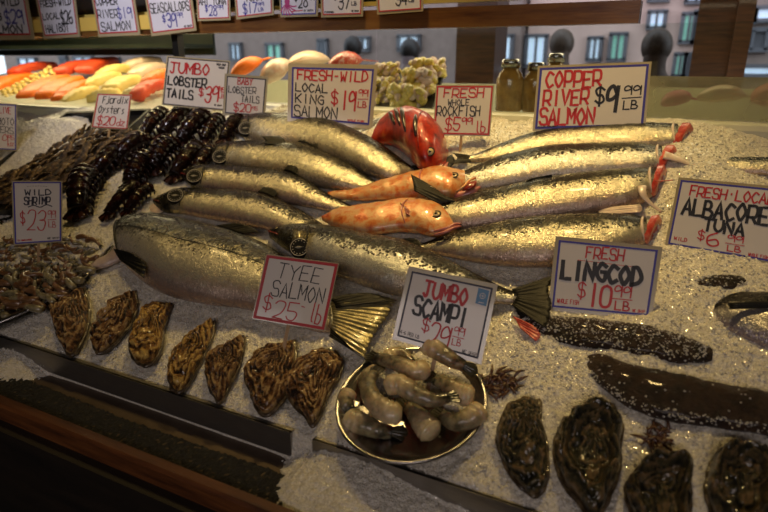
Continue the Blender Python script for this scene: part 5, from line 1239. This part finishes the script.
# ------------------------------------------------------------------ people beyond the case
def person(label, px, y, h, shirt, hair, turn=0, grp=None):
    b_ = ony(px, 58, y); x = b_.x; root = thing('person', label, 'person', (x, y, 0))
    sc = h / 1.75; bmx = bpy.data.meshes.new('body')
    J = {'pel': (0, 0, .95, .13), 'wst': (0, 0, 1.12, .125), 'chs': (0, 0, 1.32, .18), 'nkb': (0, .0, 1.45, .10), 'nk': (0, 0, 1.53, .068), 'hd': (0, 0, 1.62, .085), 'top': (0, 0, 1.70, .07),
         'sl': (-.19, 0, 1.41, .075), 'el': (-.24, .02, 1.14, .045), 'wl': (-.22, -.14, .96, .032), 'hl': (-.21, -.20, .92, .035), 'sr': (.19, 0, 1.41, .075), 'er': (.24, .02, 1.14, .045), 'wr': (.22, -.14, .96, .032), 'hr': (.21, -.20, .92, .035),
         'tl': (-.10, 0, .86, .09), 'kl': (-.11, -.02, .48, .06), 'al': (-.11, .01, .09, .042), 'fl': (-.11, -.16, .04, .035), 'tr': (.10, 0, .86, .09), 'kr': (.11, .03, .48, .06), 'ar': (.11, .06, .09, .042), 'fr': (.11, -.11, .04, .035)}
    ks = list(J); E_ = [('pel', 'wst'), ('wst', 'chs'), ('chs', 'nkb'), ('nkb', 'nk'), ('nk', 'hd'), ('hd', 'top'), ('chs', 'sl'), ('sl', 'el'), ('el', 'wl'), ('wl', 'hl'), ('chs', 'sr'), ('sr', 'er'), ('er', 'wr'), ('wr', 'hr'), ('pel', 'tl'), ('tl', 'kl'), ('kl', 'al'), ('al', 'fl'), ('pel', 'tr'), ('tr', 'kr'), ('kr', 'ar'), ('ar', 'fr')]
    bmx.from_pydata([(J[k][0] * sc, J[k][1] * sc, J[k][2] * sc) for k in ks], [(ks.index(a), ks.index(b2)) for a, b2 in E_], [])
    o = bpy.data.objects.new('body', bmx); COL.objects.link(o); o.parent = root; bmx.materials.append(shirt)
    m_ = o.modifiers.new('s', 'SKIN'); o.modifiers.new('u', 'SUBSURF').levels = 1; m_.use_smooth_shade = True
    for i, k in enumerate(ks): bmx.skin_vertices[0].data[i].radius = (J[k][3] * sc, J[k][3] * sc * (.7 if k in ('chs', 'wst', 'pel') else 1)); bmx.skin_vertices[0].data[i].use_root = (i == 0)
    def ball(nm, c, r3, mt, par, cut=None):
        n, m2 = 20, 14; vs = []; fs = []
        for i in range(m2 + 1):
            for k in range(n):
                a, p = 2 * PI * k / n, PI * i / m2; vs.append(Vector(root.location) + Vector(c) * sc + Vector((r3[0] * math.cos(a) * math.sin(p), r3[1] * math.sin(a) * math.sin(p), r3[2] * math.cos(p))) * sc)
        for i in range(m2):
            for k in range(n): fs.append((i * n + k, i * n + (k + 1) % n, (i + 1) * n + (k + 1) % n, (i + 1) * n + k))
        return obj(nm, vs, fs, mt, par)
    ball('hair', (0, .02, 1.655), (.096, .108, .112), hair, root)
    root.rotation_euler.z = turn; return root
hb = M('dark_hair', [(.012, .009, .008), (.03, .02, .015)], 60, .5); gy = M('brown_hair', [(.06, .035, .02), (.12, .08, .05)], 60, .5)
s1 = M('dark_jacket', [(.03, .03, .035), (.05, .05, .06)], 20, .7); s2 = M('mauve_jacket', [(.22, .16, .17), (.3, .22, .22)], 20, .7); s3 = M('brown_jacket', [(.10, .06, .04), (.15, .10, .07)], 20, .7)
person('person with round dark hair above the king salmon sign', 352, 5.6, 1.70, s1, hb)
person('person with dark hair above the yellow shellfish heap', 409, 5.4, 1.66, s2, hb)
person('person with brown hair just above the copper sign, left half', 560, 5.0, 1.70, s3, gy)
person('person with olive-brown hair right of the copper sign, against the street', 655, 4.2, 1.66, s3, gy)
# ------------------------------------------------------------------ street across, seen through the case
MAT['facade'] = M('pinkish_stone_facade', [(.50, .34, .28), (.58, .41, .34)], 2, .8)
MAT['facade_l'] = M('mauve_brick_facade', [(.20, .145, .12), (.26, .19, .16)], 8, .8)
MAT['win'] = glow('blue_white_sky_glow_window', (.55, .68, .85), .75)  # panes glow in place of the sky they would reflect
MAT['win_teal'] = glow('teal_sky_glow_window', (.25, .55, .45), .45)  # teal emission, also standing in for reflected sky
MAT['win_frame'] = M('grey_window_frame', [(.10, .10, .11)], rough=.5)
def building(label, x0, x1, y, z1, mat, wins, tilt=0):
    root = thing('building', label, 'building', ((x0 + x1) / 2, y, 0)); mb = MB(); mb.box(((x0 + x1) / 2, y + .5, z1 / 2), x1 - x0, 1, z1); mb.build('facade', MAT[mat], root, smooth=False)
    for (a, b_, c, d, m2) in wins:   # px box
        p = ony(a, b_, y); q = ony(c, d, y); w = abs(q.x - p.x); hh = abs(p.z - q.z); cx2, cz2 = (p.x + q.x) / 2, (p.z + q.z) / 2
        mb = MB(); t_ = .05
        for sx, sz, ww, h2 in ((0, hh / 2, w + t_, t_), (0, -hh / 2, w + t_, t_), (-w / 2, 0, t_, hh), (w / 2, 0, t_, hh), (0, 0, t_ * .6, hh)): mb.box((cx2 + sx, y - .03, cz2 + sz), ww, .10, h2)
        f = mb.build('window_frame', MAT['win_frame'], root, smooth=False)
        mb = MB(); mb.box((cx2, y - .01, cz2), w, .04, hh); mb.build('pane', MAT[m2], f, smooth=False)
    return root
bl = ony(200, 50, 9).x; br = ony(520, 50, 9).x
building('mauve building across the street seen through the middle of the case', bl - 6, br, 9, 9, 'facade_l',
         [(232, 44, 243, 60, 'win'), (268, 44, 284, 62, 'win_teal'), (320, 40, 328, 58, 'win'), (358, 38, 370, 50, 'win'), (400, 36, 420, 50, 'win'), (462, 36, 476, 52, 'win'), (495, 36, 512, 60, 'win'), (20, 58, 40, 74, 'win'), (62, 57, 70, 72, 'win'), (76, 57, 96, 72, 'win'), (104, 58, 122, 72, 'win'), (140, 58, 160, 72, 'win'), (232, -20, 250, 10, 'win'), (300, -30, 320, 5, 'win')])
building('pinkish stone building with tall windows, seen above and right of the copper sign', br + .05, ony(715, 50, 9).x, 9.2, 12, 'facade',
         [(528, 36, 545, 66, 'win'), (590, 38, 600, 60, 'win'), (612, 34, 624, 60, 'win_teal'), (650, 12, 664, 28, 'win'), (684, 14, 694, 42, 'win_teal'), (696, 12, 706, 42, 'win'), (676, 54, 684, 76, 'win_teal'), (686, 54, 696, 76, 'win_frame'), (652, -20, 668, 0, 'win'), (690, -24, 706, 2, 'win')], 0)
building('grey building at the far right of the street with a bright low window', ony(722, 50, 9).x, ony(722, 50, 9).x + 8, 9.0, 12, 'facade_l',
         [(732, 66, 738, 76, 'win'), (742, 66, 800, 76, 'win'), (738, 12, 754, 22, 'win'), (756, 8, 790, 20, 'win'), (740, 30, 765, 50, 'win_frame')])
for lab, px, w, y in (('dark brown post right of the pinkish building', 716, .16, 3.0), ('narrow brown post near the right edge beyond the case', 741, .06, 2.85), ('wide dim brown pillar beyond the golden jars', 482, .22, 3.4)):
    x = ony(px, 40, y).x; mb = MB(); mb.box((x, y, 1.45), w, w, 2.9); mb.box((x, y, .06), w * 1.3, w * 1.3, .12); o = mb.build('wooden_post', MAT['wood'], None, smooth=False, loc=(x, y, 0)); tag(o, lab, 'post')
# ------------------------------------------------------------------ the market hall
def slab(name, c, sx, sy, sz, mat): mb = MB(); mb.box(c, sx, sy, sz); return struct(mb.build(name, mat, None, smooth=False, loc=c))
dk = M('dark_painted_boards', [(.05, .045, .04), (.08, .07, .06)], 2, .7)
slab('ceiling', (-1.8, .35, 2.95), 9.4, 7.1, .1, dk); slab('wall_left', (-6.5, .35, 1.45), .1, 7.1, 2.9, dk); slab('wall_right', (2.9, .35, 1.45), .1, 7.1, 2.9, dk); slab('wall_rear', (-1.8, -3.2, 1.45), 9.4, .1, 2.9, dk)
g_ = slab('ground_street', (-1, 12, -.06), 40, 16, .08, M('wet_asphalt', [(.10, .10, .10), (.15, .15, .15)], 4, .6)); g_.name = 'floor_street'
# ------------------------------------------------------------------ light
wd = bpy.data.worlds.new('world'); SC.world = wd; wd.use_nodes = True; wt = wd.node_tree; bg = wt.nodes['Background']
bg.inputs[0].default_value = (.78, .84, 1, 1); bg.inputs[1].default_value = 2.3
def lamp(name, kind, loc, power, col, size=.05, target=None, spot=None, blend=.6, sy=None):
    ld = bpy.data.lights.new(name, kind); o = bpy.data.objects.new(name, ld); COL.objects.link(o); o.location = loc
    ld.energy = power; ld.color = col
    if kind in ('POINT', 'SPOT'): ld.shadow_soft_size = size
    if kind == 'AREA':
        ld.size = size
        if sy: ld.shape = 'RECTANGLE'; ld.size_y = sy
    if kind == 'SPOT': ld.spot_size = spot; ld.spot_blend = blend
    if target: o.rotation_euler = (Vector(target) - Vector(loc)).to_track_quat('-Z', 'Y').to_euler()
    return o
WARM = (1, .69, .25)
lamp('warm_spot_lamp', 'SPOT', (-.95, 1.50, 2.5), 60, WARM, .06, (-.80, 1.42, 1.2), math.radians(62), 1)
lamp('warm_spot_lamp', 'SPOT', (-.20, 1.48, 2.5), 52, WARM, .06, (-.20, 1.42, 1.2), math.radians(62), 1)
lamp('warm_spot_lamp', 'SPOT', (-1.7, 1.35, 2.5), 24, WARM, .06, (-1.6, 1.35, 1.2), math.radians(75), 1)
lamp('case_lamp', 'AREA', (-2.6, 2.2, 1.75), 19, (1, .76, .42), 2.4, (-2.6, 2.2, 1), sy=.2)
lamp('case_lamp', 'AREA', (-.6, 2.2, 1.75), 7, (1, .80, .5), 1.8, (-.6, 2.2, 1), sy=.2)
lamp('daylight_opening', 'AREA', (.5, -2.6, 2.5), 27, (1, .84, .80), 2.5, (-.6, 1, 1.25), sy=.6)
lamp('shelf_sign_fill', 'SPOT', (-1.9, .5, 2.4), 60, (.95, .9, 1), .1, (-1.75, 1.75, 1.62), math.radians(62), 1)  # unseen fill spot, added to brighten the signs along the shelf
SC.view_settings.view_transform = 'Standard'; SC.view_settings.look = 'None'; SC.view_settings.exposure = 0; SC.view_settings.gamma = 1
SC.view_settings.use_curve_mapping = False
